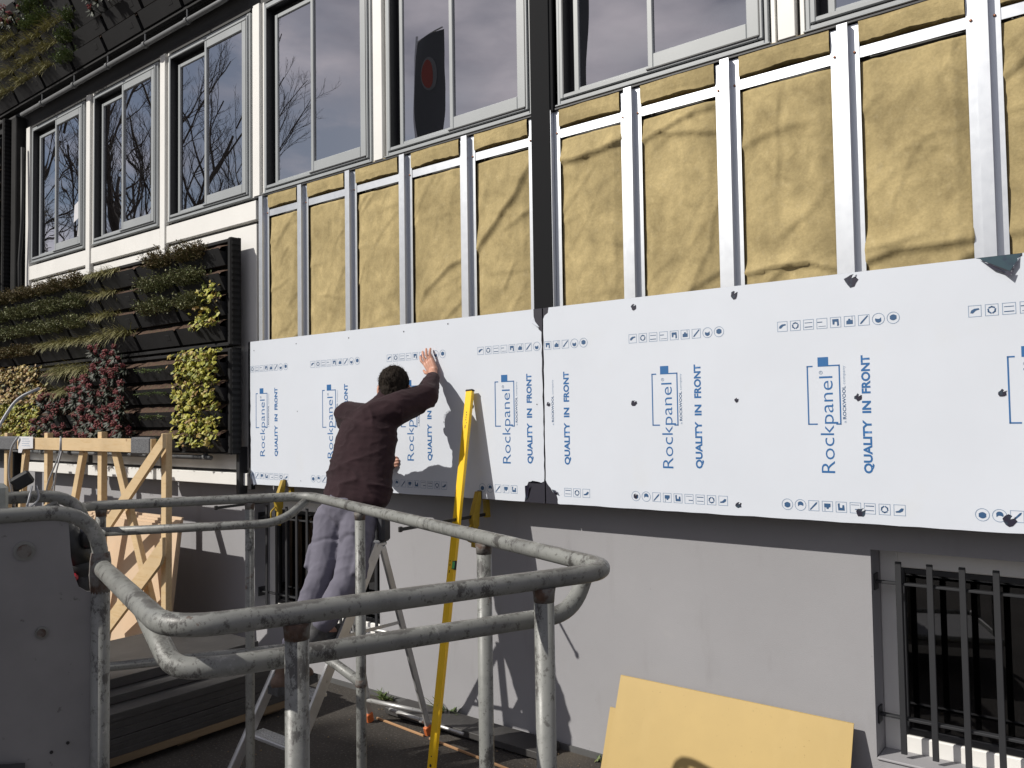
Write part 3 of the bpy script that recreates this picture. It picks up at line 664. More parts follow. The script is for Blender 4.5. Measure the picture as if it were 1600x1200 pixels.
def leaf(mb, p, d, up, L_, w_, droop=.3, n=2):
    # bent leaf of n segments
    d = d.normalized(); s_ = d.cross(up)
    if s_.length < 1e-4: s_ = d.orthogonal()
    s_.normalize(); vs = []; q = p.copy(); dd = d.copy()
    prof = [.25, 1, .12] if n == 2 else [.5]+[1-.75*(k/n) for k in range(1, n)]+[.08]
    for k in range(n+1):
        vs += [q-s_*w_*prof[k]/2, q+s_*w_*prof[k]/2]
        dd = (dd+V((0, 0, -droop/n))).normalized(); q = q+dd*(L_/n)
    mb.add(vs, [(2*k, 2*k+1, 2*k+3, 2*k+2) for k in range(n)])
def shrub(x0, x1, y0, y1, z0, z1, n, ls, seed):
    r_ = random.Random(seed); mb = MB()
    stems = int(n/9)
    for s_ in range(stems):
        bx = r_.uniform(x0+.03, x1-.03); base = V((bx, (y0+y1)/2+.06, z0))
        tip = V((min(x1, max(x0, bx+r_.gauss(0, .05))), r_.uniform(y0, y1), z0+(z1-z0)*r_.betavariate(2, 1.6)))
        mb.tube([base, base.lerp(tip, .5)+V((r_.uniform(-.015, .015), 0, .01)), tip], .0022, 3, False)
        for k in range(14):
            p = base.lerp(tip, .35+.65*r_.random())+V((r_.gauss(0, .011), r_.gauss(0, .011), r_.gauss(0, .009)))
            leaf(mb, p, V((r_.gauss(0, 1), r_.gauss(-.3, 1), r_.gauss(.4, .7))), V((r_.gauss(0, .3), r_.gauss(0, .3), 1)), ls*r_.uniform(.7, 1.3), ls*.6, .2)
    return mb
def tuft(x0, x1, y, z, n, ln, seed):
    r_ = random.Random(seed); mb = MB()
    for k in range(n):
        p = V((r_.uniform(x0, x1), y+r_.uniform(-.045, .03), z-.01)); a = r_.gauss(-math.pi/2, 1.0)
        d = V((math.cos(a)*.55, math.sin(a)*.55, r_.uniform(.35, 1.15))); L_ = ln*r_.uniform(.6, 1.2)
        leaf(mb, p, d, V((0, 0, 1)), L_, .0085, r_.uniform(1.2, 2.3), 5)
    return mb
def round_leaf(mb, p, nrm, r_, rg):
    nrm = nrm.normalized(); x = nrm.orthogonal().normalized(); y = nrm.cross(x); a0 = rg.random()*6.28; vs = [p+nrm*r_*.18]
    for k in range(10):
        a = a0+2*math.pi*k/10; q = r_*(1 if k % 2 else .72)
        if k == 0: q = r_*.25
        vs.append(p+(x*math.cos(a)+y*math.sin(a))*q-nrm*rg.uniform(-.05, .25)*r_)
    mb.add(vs, [(0, 1+k, 1+(k+1) % 10) for k in range(10)])
def heuchera(x0, x1, y0, y1, z0, z1, n, lr, seed):
    r_ = random.Random(seed); mb = MB(); cx = (x0+x1)/2
    for k in range(n):
        p = V((r_.uniform(x0, x1), r_.uniform(y0, y1), r_.uniform(z0, z1))); b = V((p.x*.6+cx*.4, (y1+.05), z0))
        if k % 3 == 0: mb.tube([b, p], .0022, 3, False)
        round_leaf(mb, p, V((r_.gauss(0, .6), -1+r_.gauss(0, .4), r_.gauss(.75, .5))), lr*r_.uniform(.55, 1.2), r_)
    return mb
def plant(name, mb, mat, label, group, base, smooth=False):
    return solo(name, mb, mat, label, 'plant', base, group, smooth, fix=False)
def skimmia(x0, x1, z0, z1, seed, nfl, label, yo=0):
    r_ = random.Random(seed); base = V(((x0+x1)/2, -.12, z0))
    T_ = thing('skimmia_plant', label, 'plant', base, 'red skimmia in the green wall')
    lv = MB(); fl_ = MB()
    for k in range(nfl):
        p = V((r_.uniform(x0, x1), -.20-.12*r_.random()-yo, r_.uniform(z0+.05, z1)))
        b = V(((x0+x1)/2*.4+p.x*.6, -.10, z0-.02)); lv.tube([b, b.lerp(p, .6)+V((0, -.03, 0)), p], .003, 4, False)
        for j in range(20):
            a = r_.uniform(0, 6.28); d = V((math.cos(a), -.5+r_.gauss(0, .3), math.sin(a)*.8))
            leaf(lv, p+V((0, .015, -.012))-V((0, 0, .02))*r_.random(), d, V((r_.gauss(0, .3), -1, .6)), r_.uniform(.05, .095), .023, .35, 2)
        cr_ = r_.uniform(.022, .042)
        for j in range(36):
            q = V((r_.gauss(0, 1), r_.gauss(-.3, .7), r_.gauss(.25, .8))).normalized()*cr_*r_.uniform(.5, 1.1)
            c = p+q+V((0, -.012, .012)); s_ = r_.uniform(.006, .0105)
            fl_.add([c+V((s_, 0, 0)), c+V((-s_, 0, 0)), c+V((0, s_, 0)), c+V((0, -s_, 0)), c+V((0, 0, s_)), c+V((0, 0, -s_))], [(0, 2, 4), (2, 1, 4), (1, 3, 4), (3, 0, 4), (2, 0, 5), (1, 2, 5), (3, 1, 5), (0, 3, 5)])
    part('leaves', lv, 'leaf_dark', T_, fix=False, kind='stuff'); part('flowers', fl_, 'flower_red', T_, fix=False, kind='stuff')
colx = lambda k: (XR-.06-.72*(k+1)+.03, XR-.06-.72*k-.03)
sd_ = 100
def shr(wall, x0, x1, zt, mat, grp, lab, h=.15, dens=1700, ls=.021):
    global sd_
    sd_ += 1; n = int(dens*(x1-x0)/.6)
    plant('shrub_plant', shrub(x0, x1, -.31, -.13, zt-.07, zt+h-.05, n, ls, sd_), mat, lab, grp, ((x0+x1)/2, -.12, zt-.02))
def grs(x0, x1, zt, lab, ln=.2, n=110):
    global sd_
    sd_ += 1
    plant('grass_tuft', tuft(x0, x1, -.14, zt, int(2.2*n*(x1-x0)/.4), ln, sd_), 'grass_blade', lab, 'grass tufts in the green walls', ((x0+x1)/2, -.13, zt-.02))
GS = 'small-leaved shrubs in the green wall'
for r_i, zt in enumerate(ztU):
    if r_i < 3:
        ROW = ('top', 'second', 'third')[r_i]+' trough row'; KN = ('brownish' if r_i == 0 else 'grey-green')+' small-leaved shrub '
        a, b = colx(0); shr(0, a+.0, b-.18, zt, 'leaf_brown' if r_i == 0 else 'leaf_grey', GS, KN+'beside the black end post in the '+ROW, h=.15)
        a, b = colx(1); shr(0, a+.10 if r_i else a+.2, b, zt, 'leaf_brown' if r_i == 0 else 'leaf_grey', GS, KN+'next to the bare soil trough in the '+ROW)
        grs(-8.55, -8.0, zt, 'pale grass tuft drooping between shrub and bare trough in the '+ROW, .17, 90)
        for k in (3, 4, 5, 6):
            a, b = colx(k); b = min(b, -8.6)
            if b-a > .2: shr(0, a, b, zt, 'leaf_brown' if r_i == 0 else 'leaf_grey', GS, KN+('next to', 'second from', 'third from', 'fourth from')[k-3]+' the drooping grass in the '+ROW, h=.14)
    else:
        grs(-8.2, -7.75, zt, 'pale grass tuft with long arching blades beside bare troughs', .26, 90)
        for k in range(4): grs(-9.75+.39*k, -9.4+.39*k, zt, 'short pale grass above the red flowers, '+('next to the brownish shrub', 'second from the brownish shrub', 'third from the brownish shrub', 'beside the long arching tuft')[k], .16, 130)
        for k in (5, 6): a, b = colx(k); shr(0, a, b, zt, 'leaf_brown', GS, 'brownish small-leaved shrub above the amber leaves, '+('next to', 'away from')[k-5]+' the short grass', h=.12)
# yellow leaves at the right end
sd_ = 300
for i, (x0, x1, z0, z1, n) in enumerate(((-6.46, -6.23, 3.10, 3.27, 34), (-6.62, -6.24, 2.87, 3.06, 60))):
    plant('heuchera_plant', heuchera(x0, x1, -.25, -.15, z0, z1, n, .030, 40+i), 'leaf_lime', ('small yellow leafy plant hanging among grey-green shrubs', 'yellow-green leafy plant above the gap between the green wall halves')[i], 'yellow leafy plants', ((x0+x1)/2, -.14, z0))
for i, zt in enumerate(ztL):
    plant('heuchera_plant', heuchera(-6.90+.02*i, -6.22, -.27, -.16, zt-.11, zt+(.09 if i == 0 else .13), 150, .029, 60+i), 'leaf_lime', 'lush yellow-green leafy plant in %s trough beside the black end post' % ('the top', 'the second', 'the third', 'the lowest')[i], 'yellow leafy plants', (-6.55, -.14, zt-.02))
    for k in range(2):
        x0 = -10.9+.62*k+.15*(i % 2); plant('heuchera_plant', heuchera(x0, x0+.6, -.26, -.15, zt-.08, zt+.12, 120, .029, 70+i*3+k), 'leaf_amber' if i < 2 else 'leaf_lime', ('amber' if i < 2 else 'yellow')+' leafy plant '+('away from', 'next to')[k]+' the red flowers in the '+('top', 'second', 'third', 'lowest')[i]+' lower row', 'amber leafy plants', (x0+.3, -.14, zt-.02))
grs(-9.35, -8.95, ztL[0], 'long pale grass arching over the trough beside amber leaves', .24, 150); grs(-8.95, -8.55, ztL[0], 'long pale grass arching over the trough beside red flowers', .24, 140)
grs(-9.3, -8.9, ztL[1], 'pale grass tuft showing between amber leaves and red flowers', .2, 140)
lab = 'red-flowered dark-leaved plant in '
skimmia(-8.2, -7.72, 2.50, 2.82, 1, 15, lab+'the top trough row beside bare troughs')
skimmia(-8.75, -8.2, 2.36, 2.66, 2, 14, lab+'the upper troughs below the arching grass')
skimmia(-8.15, -7.68, 2.28, 2.58, 3, 14, lab+'the second trough row beside bare troughs')
skimmia(-9.5, -8.9, 2.14, 2.38, 4, 13, lab+'the third trough row next to amber leaves')
skimmia(-8.85, -8.2, 2.12, 2.42, 5, 16, lab+'the middle of the third trough row')
skimmia(-8.15, -7.66, 2.05, 2.36, 6, 15, lab+'the third trough row beside bare troughs')
skimmia(-9.6, -8.9, 1.90, 2.14, 7, 15, lab+'the lowest trough row next to amber leaves')
skimmia(-8.85, -8.2, 1.88, 2.14, 8, 16, lab+'the middle of the lowest trough row')
skimmia(-8.15, -7.62, 1.86, 2.12, 9, 15, lab+'the lowest trough row beside bare troughs')
for i, zt in enumerate(ztL): shr(0, -7.55, -7.0, zt, 'weed_leaf', 'moss in the bare troughs', 'sparse moss on the soil beside the yellow leaves, '+('top', 'second', 'third', 'lowest')[i]+' trough', h=.0, dens=160, ls=.013)
# planting of the green wall above the windows
sd_ = 500
for r_i in range(3):
    RW = ('lowest', 'second lowest', 'third lowest')[r_i]
    for k in range(3): grs(-10.95+.55*k+.1*r_i, -10.55+.55*k+.1*r_i, ztT[r_i], 'yellowish grass above the windows, '+('third', 'second', 'first')[k]+' from the green shrub, '+RW+' row', .2, 90)
    shr(0, -9.35+.1*r_i, -8.9+.0*r_i, ztT[r_i], 'weed_leaf', 'green shrubs above the windows', 'small green shrub above the windows next to hanging grass, '+RW+' row', h=.12, dens=900)
for r_i in (3, 4):
    shr(0, -10.2, -9.5, ztT[r_i], 'weed_leaf', 'green shrubs above the windows', 'small green shrub high above the windows, '+('fourth', 'fifth')[r_i-3]+' trough row up', h=.13, dens=900)
    grs(-11.0, -10.5, ztT[r_i], 'yellowish grass high above the windows, '+('fourth', 'fifth')[r_i-3]+' trough row up', .18, 90)
skimmia(-8.55, -7.9, 6.24, 6.5, 21, 8, 'red-flowered plant in the green wall above the windows'); skimmia(-10.9, -10.2, 6.68, 6.95, 22, 8, 'dark-leaved flowering plant high in the green wall above the windows')
for r_i in range(4, 17, 2): shr(0, -11.6, -11.0, 5.6-ROWP*r_i, 'leaf_brown', 'shrubs on the far green wall', 'brownish shrub on the tall green wall beyond the black drain pipe', h=.14, dens=800)

# ------------------------------------------------------------------ timber rack with boards
TY = -.52
RK = thing('timber_rack', 'pale pine A-frame rack with felt-wrapped top rail in front of the green wall', 'rack', (-7.6, TY, 0))
for x, zt in ((-9.70, 1.99), (-8.72, 1.99), (-7.60, 2.0), (-6.49, 1.985)):
    part('post', MB().box(x-.038, x+.038, TY+.001, TY+.056, 0, zt, .003), 'pine', RK)
part('rail', MB().box(-9.95, -6.60, TY-.046, TY, 1.825, 1.942, .003), 'pine', RK)
for x in (-7.6, -8.72, -9.7): part('foot_beam', MB().box(x-.04, x+.04, -.95, .10, .0, .09, .003), 'pine', RK)
for p, q in (((-7.97, TY+.03, 1.82), (-8.62, TY+.03, .1)), ((-7.38, TY+.03, 1.88), (-6.72, TY+.03, .55)), ((-9.25, TY+.03, 1.82), (-9.5, TY+.03, .3))):
    part('strut', MB().beam(p, q, .085, .045, (0, -1, 0)), 'pine', RK)
part('diagonal_brace', MB().prism([(-6.36, TY-.05, 1.985), (-6.36, TY-.05, 1.87), (-7.92, TY-.05, .62), (-7.98, TY-.05, .72)], (0, -.03, 0)), 'pine', RK)
part('diagonal_brace', MB().prism([(-6.36, TY-.05, 1.15), (-6.36, TY-.05, 1.00), (-6.40, TY-.05, .93), (-7.3, TY-.05, .22), (-7.37, TY-.05, .33)], (0, -.03, 0)), 'pine', RK)
part('felt_wrap', MB().box(-6.93, -6.61, TY-.056, TY+.01, 1.812, 1.955, .012), 'felt', RK); part('felt_wrap', MB().box(-9.80, -9.28, TY-.056, TY+.01, 1.812, 1.955, .012), 'felt', RK)
tg = part('paper_tag', MB().poly([(-9.22, TY-.062, 1.955), (-8.86, TY-.062, 1.955), (-8.86, TY-.062, 1.838), (-9.1, TY-.064, 1.828), (-9.12, TY-.066, 1.79), (-9.2, TY-.066, 1.79)]), 'paper', RK)
tl = MB()
for i in range(4): tl.box(-9.12, -8.95+.02*(i % 2), TY-.0645, TY-.064, 1.93-.023*i, 1.934-.023*i)
part('tag_print', tl, 'print_light', tg)
wr = MB(); wr.tube(fillet([(-8.27, TY-.05, 1.96), (-8.27, TY-.055, 1.80), (-8.42, TY-.10, 1.52), (-8.6, TY-.06, 1.30)], .06), .008, 6); wr.tube(fillet([(-8.25, TY-.05, 1.82), (-8.28, TY-.09, 1.60), (-8.34, TY-.08, 1.42), (-8.33, TY-.06, 1.22)], .06), .008, 6); wr.tube(fillet([(-8.48, TY-.06, 1.42), (-8.35, TY-.10, 1.44), (-8.28, TY-.08, 1.6)], .05), .005, 6)
wr.box(-8.28, -8.255, TY-.05, TY-.047, 1.81, 1.95)
part('strap_ends', wr, 'wire', RK, smooth=True)
wr = MB(); wr.tube(fillet([(-9.35, TY-.03, 1.2), (-9.36, TY-.10, 1.60), (-9.28, TY-.10, 1.85), (-9.17, TY-.08, 1.95)], .15), .012, 8); part('cable', wr, 'wire', RK, smooth=True)
for i in range(4):
    y = TY+.065+.028*i
    ps = MB(); ps.add([(-8.6-.12*i, y, .1), (-6.62-.03*i, y, .1), (-6.62-.03*i, y+.14, 1.19+.02*i), (-8.6-.12*i, y+.14, 1.19+.02*i), (-8.6-.12*i, y+.018, .1), (-6.62-.03*i, y+.018, .1), (-6.62-.03*i, y+.158, 1.19+.02*i), (-8.6-.12*i, y+.158, 1.19+.02*i)], [(0, 1, 2, 3), (4, 5, 6, 7), (0, 1, 5, 4), (2, 3, 7, 6), (0, 3, 7, 4), (1, 2, 6, 5)])
    solo('plywood_sheet', ps, 'plywood', ('foremost', 'second', 'third', 'rearmost')[i]+' beige board leaning inside the timber rack', 'board', (-7.6, y, .1), 'beige boards in the rack')

# stack of dark boards on a pallet
SX0, SX1, SY0, SY1 = -6.18, -4.95, -3.35, -.38
PL = thing('pallet', 'low wooden pallet carrying the stack of dark boards', 'pallet', ((SX0+SX1)/2, -1.9, 0))
for x in (SX0+.05, (SX0+SX1)/2, SX1-.05): part('runner', MB().box(x-.05, x+.05, SY0, SY1, .045, .095, .004), 'pallet_wood', PL)
for y in (-3.2, -2.5, -1.85, -1.15, -.5):
    for x in (SX0+.06, (SX0+SX1)/2, SX1-.14): part('block', MB().box(x-.05, x+.05, y-.07, y+.07, 0, .044, .003), 'pallet_wood', PL)
zz = .097; lay = [(.105, 0, 'dark grey board bundle lying directly on the pallet'), (.002, .01, None), (.148, .004, 'dark grey board bundle in the middle of the stack')]
bz = [(.097, .203, 0.0, 'lowest dark grey board bundle on the pallet'), (.206, .352, .006, 'second dark grey board bundle up from the pallet'), (.355, .405, .16, 'narrower dark board lying on the bundles beside the rack'), (.408, .47, .30, 'topmost dark board of the stack beside the timber rack')]
for i, (a, b, sh, lb) in enumerate(bz):
    bb = MB(); k = 3 if b-a > .09 else 1
    for j in range(k):
        q0 = a+(b-a)*j/k; q1 = a+(b-a)*(j+1)/k-.0012
        bb.box(SX0+.01*j, SX1-sh-.003*((j*7+i) % 3), SY0+.02*i, SY1-.03*i+.006*j, q0, q1, .002)
    solo('board_stack', bb, 'dark_board', lb, 'board', ((SX0+SX1)/2, -1.9, a), 'stacked dark boards')

# ------------------------------------------------------------------ lift basket (foreground)
A_, B_, C_, Dd = V((-1.363, -3.343, 1.72)), V((-1.010, -2.430, 1.72)), V((-3.182, -1.618, 1.72)), V((-3.70, -2.44, 1.72))
LB = thing('lift_basket', 'scratched grey tubular steel lift basket with control plate in the foreground', 'lift basket', (-2.3, -2.5, .12))
ul = (A_-B_).normalized()          # outwards on the control side
al = (C_-B_).normalized()          # along the long side
Pp = V((-2.109, -3.106, 1.72)); Q = V((-2.62, -2.91, 1.72)); RT = .0212
top = fillet([Pp, A_, B_, C_, Dd, Q+V((-.25, .08, 0))], .11, 8)
part('top_rail', MB().tube(top, RT, 20), 'lift_steel', LB, smooth=True)
iA = A_-ul*.085+al*.02; inn = lambda p, dz: V((p.x, p.y, 1.72-dz))
dn = .105
a0 = A_+al*.30; a1 = A_-ul*.10+al*.10; b1 = B_+ul*.08+al*.075; b0 = B_+al*.05+ul*.0
part('inner_rail', MB().tube(fillet([inn(a0, .02), inn(A_+al*.14-ul*.03, dn), inn(a1, dn), inn(b1-ul*0+al*.0, dn), inn(b0+al*.06, .0)], .14, 8), .0205, 18), 'lift_steel', LB, smooth=True)
c0 = C_+ul*.02; c1 = C_-al*.07+ul*.03
part('inner_rail', MB().tube(fillet([inn(C_+ul*.0-al*.02, .0), inn(C_-al*.09+ul*.16, dn), inn(Dd-al*.08+ul*.03, dn)], .16, 8), .0195, 18), 'lift_steel', LB, smooth=True)
zf = .30
def at(p, q, u): return p.lerp(q, u)
for p, r_ in ((at(A_, B_, .229), .0225), (at(A_, B_, .79), .0225), (at(B_, C_, .275), .0225), (at(B_, C_, .717), .0205), (V((-3.33, -1.845, 1.72)), .0205), (V((-3.66, -2.37, 1.72)), .0205), (Pp, .0225)):
    part('post', MB().tube([V((p.x, p.y, zf)), V((p.x, p.y, 1.70))], r_, 18), 'lift_steel', LB, smooth=True)
    # weld collar, rusty
    part('weld', MB().tube([V((p.x, p.y, 1.672)), V((p.x, p.y, 1.69)), V((p.x, p.y, 1.702))], [r_+.0005, r_+.002, r_+.004], 16), 'rust', LB, smooth=True)
mz = 1.02; lo = lambda p: V((p.x, p.y, mz))
part('mid_rail', MB().tube(fillet([lo(at(B_, C_, .717)), lo(C_), lo(Dd), lo(Q)], .11), .0205, 16), 'lift_steel', LB, smooth=True)
part('mid_rail', MB().tube(fillet([lo(at(B_, C_, .275)), lo(B_), lo(A_), lo(Pp)], .11), .0205, 16), 'lift_steel', LB, smooth=True)
for p in (at(B_, C_, .717), at(B_, C_, .275), V((-3.66, -2.37, 0))):
    q_ = V((p.x, p.y, mz)); part('weld', MB().sphere(q_, .0255, (1, 1, 1.1), 12, 8), 'rust', LB, smooth=True)
fl = MB(); cs = [A_, B_, C_, Dd]
fl.prism([(p.x, p.y, zf-.06) for p in cs], (0, 0, .05)); part('floor', fl, 'lift_plate', LB)
part('toe_frame', MB().tube([V((p.x, p.y, zf)) for p in cs+[A_]], .025, 8), 'lift_steel', LB)
part('boom_mount', MB().box(-2.6, -2.1, -3.0, -2.5, .0, zf-.062, .01), 'lift_plate', LB)
# raised guards around the control console
for s_, rr_ in ((Pp, .0185), (Q, .0185)):
    e = s_+ul*.72; pth = [V((s_.x, s_.y, 1.60)), V((s_.x, s_.y, 1.862)), V((e.x, e.y, 1.862)), V((e.x, e.y, .9))]
    part('console_guard', MB().tube(fillet(pth, .13, 9), rr_, 18), 'lift_steel', LB, smooth=True)
part('weld', MB().tube([V((Pp.x, Pp.y, z)) for z in (1.655, 1.68, 1.70, 1.735, 1.755)], [.0225, .0245, .026, .0245, .0215], 16), 'rust', LB, smooth=True)
# control plate with cut-out
def pl(s_, z, o=0.0): p = Pp+ul*s_+al*o; return V((p.x, p.y, z))
pp_ = [(.012, 1.66), (.012, .75), (.70, .75), (.70, 1.845), (.072, 1.845), (.066, 1.75), (.058, 1.705), (.048, 1.675), (.03, 1.662)]
part('control_plate', MB().prism([pl(a, b, -.004) for a, b in pp_], al*.006), 'lift_plate', LB)
side_pl = MB().prism([pl(.02, 1.50, .01), pl(.02, .75, .01), pl(.02, .75, .52), pl(.02, 1.50, .52)], ul*.006); part('console_side', side_pl, 'lift_plate', LB)
for s_, z, r_ in ((.165, 1.775, .016), (.128, 1.575, .010)):
    c = pl(s_, z, -.0045); part('bolt', MB().tube([c, c-al*.010], r_, 12), 'rust', LB); part('washer', MB().tube([c+al*.0005, c-al*.004], r_*1.45, 16), 'lift_steel', LB)
for s_, z in ((.07, 1.30), (.105, 1.285)): c = pl(s_, z, -.0045); part('screw_hole', MB().tube([c, c-al*.002], .004, 8), 'rubber', LB)
# black valve block seen through the cut-out
vb = MB(); v0 = pl(.115, 1.86, .18); v1 = pl(.03, 1.70, .20); vb.tube([v0, v0.lerp(v1, .45), v0.lerp(v1, .46), v1], [.030, .033, .040, .042], 16); vb.sphere(v1+V((0, 0, -.01)), .047, (1, 1, .9), 14, 10); vb.tube([v1+V((0, 0, -.02)), v1+V((.0, 0, -.11))], .042, 14)
vb.obox(v1+V((.02, .01, .07)), (.07, .05, .05), .01)
part('joystick_valve', vb, 'valve_black', LB, smooth=True)
rl = MB(); rl.obox(pl(.07, 1.675, .15), (.06, .03, .018), .006, (ul, al, V((0, 0, 1)))); part('red_lever', rl, 'plastic_red', LB)
kb = MB(); k0 = pl(.10, 1.905, .50)
axk = (ul, al, V((0, 0, 1)))
tl_ = Matrix.Rotation(-.55, 3, al); axk = tuple(tl_ @ q for q in axk)
kb.obox(pl(.165, 1.915, .50), (.055, .05, .04), .006, axk); part('camera_box', kb, 'rubber', LB)
kb = MB().obox(pl(.27, 1.87, .45), (.16, .10, .09), .012); part('clear_housing', kb, 'clear_box', LB)
wr = MB(); wr.tube(fillet([pl(.13, 1.90, .49), pl(.12, 1.86, .46), pl(.155, 1.83, .46), pl(.14, 1.90, .47)], .02), .003, 6); part('cable_tie', wr, 'wire', LB, smooth=True)
wr = MB(); wr.tube(fillet([pl(.235, 1.93, .5), pl(.24, 2.05, .6), pl(.18, 2.16, .62), pl(.12, 2.19, .6)], .08), .0045, 8); part('control_cable', wr, 'wire', LB, smooth=True)
po = MB(); n_ = 18; vs = []
for i in range(n_+1):
    for j in range(13):
        s_ = .16+.5*i/n_; z = 1.275-.4*j/12; d = .028*math.sin(math.pi*min(1, j/12+.08))**.5*(1-.5*abs(2*i/n_-1)**6)+.004*fbm(s_*20, z*20, 3)
        vs.append(pl(s_, z+.012*math.sin(i*.5), -.006-d))
po.add(vs, [(i*13+j, i*13+13+j, i*13+14+j, i*13+1+j) for i in range(n_) for j in range(12)])
pc = part('document_pouch', po, 'pouch', LB, smooth=True)
part('pouch_flap', MB().prism([pl(.19, 1.258, -.04), pl(.25, 1.298, -.04), pl(.33, 1.296, -.04), pl(.40, 1.278, -.04), pl(.66, 1.27, -.04), pl(.66, 1.25, -.04)], -al*.006), 'rubber', pc)
part('document', MB().prism([pl(.19, 1.205, -.045), pl(.62, 1.185, -.045), pl(.62, .95, -.045), pl(.195, .95, -.045)], -al*.002), 'paper', pc)
dm = MB()
for a, b, z, h_ in ((.238, .246, 1.188, .010), (.215, .226, 1.178, .005), (.229, .238, 1.176, .005), (.241, .252, 1.174, .006), (.255, .262, 1.172, .005), (.265, .276, 1.170, .005), (.28, .35, 1.145, .004), (.21, .33, 1.13, .004), (.36, .5, 1.15, .004), (.21, .45, 1.115, .004)):
    dm.prism([pl(a, z, -.0475), pl(b, z-.002, -.0475), pl(b, z+h_-.002, -.0475), pl(a, z+h_, -.0475)], -al*.0004)
part('document_print', dm, 'print_black', pc)

# ------------------------------------------------------------------ step ladder
LD = thing('step_ladder', 'open aluminium step ladder under the worker with orange feet', 'ladder', (-4.0, -.7, 0))
fr = {-1: (V((-4.30, -1.32, 0)), V((-4.10, -.70, 1.33))), 1: (V((-3.845, -1.32, 0)), V((-3.715, -.70, 1.33)))}
re_ = {-1: (V((-4.353, -.20, 0)), V((-4.095, -.66, 1.31))), 1: (V((-3.86, -.13, 0)), V((-3.72, -.66, 1.31)))}
for k in (-1, 1):
    p, q = fr[k]; part('front_rail', MB().beam(p+V((0, 0, .03)), q, .024, .062, (0, -1, 0), .003).beam(p+V((k*.012, -.0, .03)), q+V((k*.012, 0, 0)), .004, .07, (0, -1, 0), .001), 'ladder_alloy', LD)
    d = (q-p).normalized(); part('foot_cap', MB().beam(p, p+d*.075, .032, .07, (0, -1, 0), .004), 'orange_plastic', LD)
    p, q = re_[k]; part('rear_rail', MB().beam(p+V((0, 0, .03)), q, .022, .042, (0, -1, 0), .003), 'ladder_alloy', LD)
    d = (q-p).normalized(); part('foot_cap', MB().beam(p, p+d*.07, .032, .05, (0, -1, 0), .004), 'orange_plastic', LD)
    a = fr[k][0].lerp(fr[k][1], .62); b = re_[k][0].lerp(re_[k][1], .62); part('spreader', MB().beam(a, b, .004, .02, (0, 0, 1), .001), 'ladder_alloy', LD)
for i in range(1, 5):
    z = .26*i; u = z/1.33; a = fr[-1][0].lerp(fr[-1][1], u); b = fr[1][0].lerp(fr[1][1], u)
    tr = MB().box(a.x+.013, b.x-.013, a.y-.035, a.y+.065, z-.022, z, .004)
    for j in range(5): tr.box(a.x+.02, b.x-.02, a.y-.028+.02*j, a.y-.020+.02*j, z, z+.003)
    part('tread', tr, 'ladder_alloy', LD)
part('top_cap', MB().box(-4.10, -3.705, -.73, -.63, 1.318, 1.34, .006), 'ladder_alloy', LD)
a = re_[-1][0].lerp(re_[-1][1], .13); b = re_[1][0].lerp(re_[1][1], .13); part('rear_crossbar', MB().tube([a, b], .014, 10), 'ladder_alloy', LD, smooth=True)
a = re_[-1][0].lerp(re_[-1][1], .55); b = re_[1][0].lerp(re_[1][1], .55); part('rear_crossbar', MB().tube([a, b], .011, 10), 'ladder_alloy', LD, smooth=True)

# ------------------------------------------------------------------ spirit level
l0, l1 = V((-3.425, -.565, 0.0)), V((-3.545, -.036, 2.262)); la = (l1-l0).normalized(); lu = V((0, -1, 0)); lu = (lu-la*lu.dot(la)).normalized(); ls_ = la.cross(lu)
SL = thing('spirit_level', 'long yellow spirit level leaning against the white panels', 'spirit level', l0)
part('body', MB().beam(l0+la*.012, l1-la*.012, .054, .026, (0, -1, 0), .002), 'level_yellow', SL)
for p, q in ((l0, l0+la*.012), (l1-la*.012, l1)): part('end_cap', MB().beam(p, q, .060, .032, (0, -1, 0), .004), 'rubber', SL)
sg = 1 if ls_.x > 0 else -1; lx = ls_*sg
def lp(d, x, o): return l0+la*d+lx*x+lu*o
Ltot = (l1-l0).length
vi = lp(1.20, .020, .006); part('vial', MB().obox(vi, (.042, .020, .018), .002, (la, lx, lu)), 'level_vial', SL)
part('vial_frame', MB().obox(vi-lu*.002, (.056, .026, .018), .002, (la, lx, lu)), 'rubber', SL)
pm = MB()
for d, ln, x in ((Ltot-.155, .012, .004), (Ltot-.172, .011, .006), (Ltot-.187, .010, .004), (Ltot-.204, .012, .005), (Ltot-.225, .008, .012), (Ltot-.25, .03, .004), (1.16, .02, -.004), (1.20, .012, -.004), (1.225, .01, -.006)):
    pm.obox(lp(d, x-.004, .0133), (ln*.75, .006, .0006), 0, (la, lx, lu))
part('print_marks', pm, 'print_black', SL)
for d in (.05, .10): part('hang_hole', MB().tube([lp(d, .0, .0132), lp(d, .0, .0138)], .009 if d < .08 else .004, 14), 'rubber', SL)

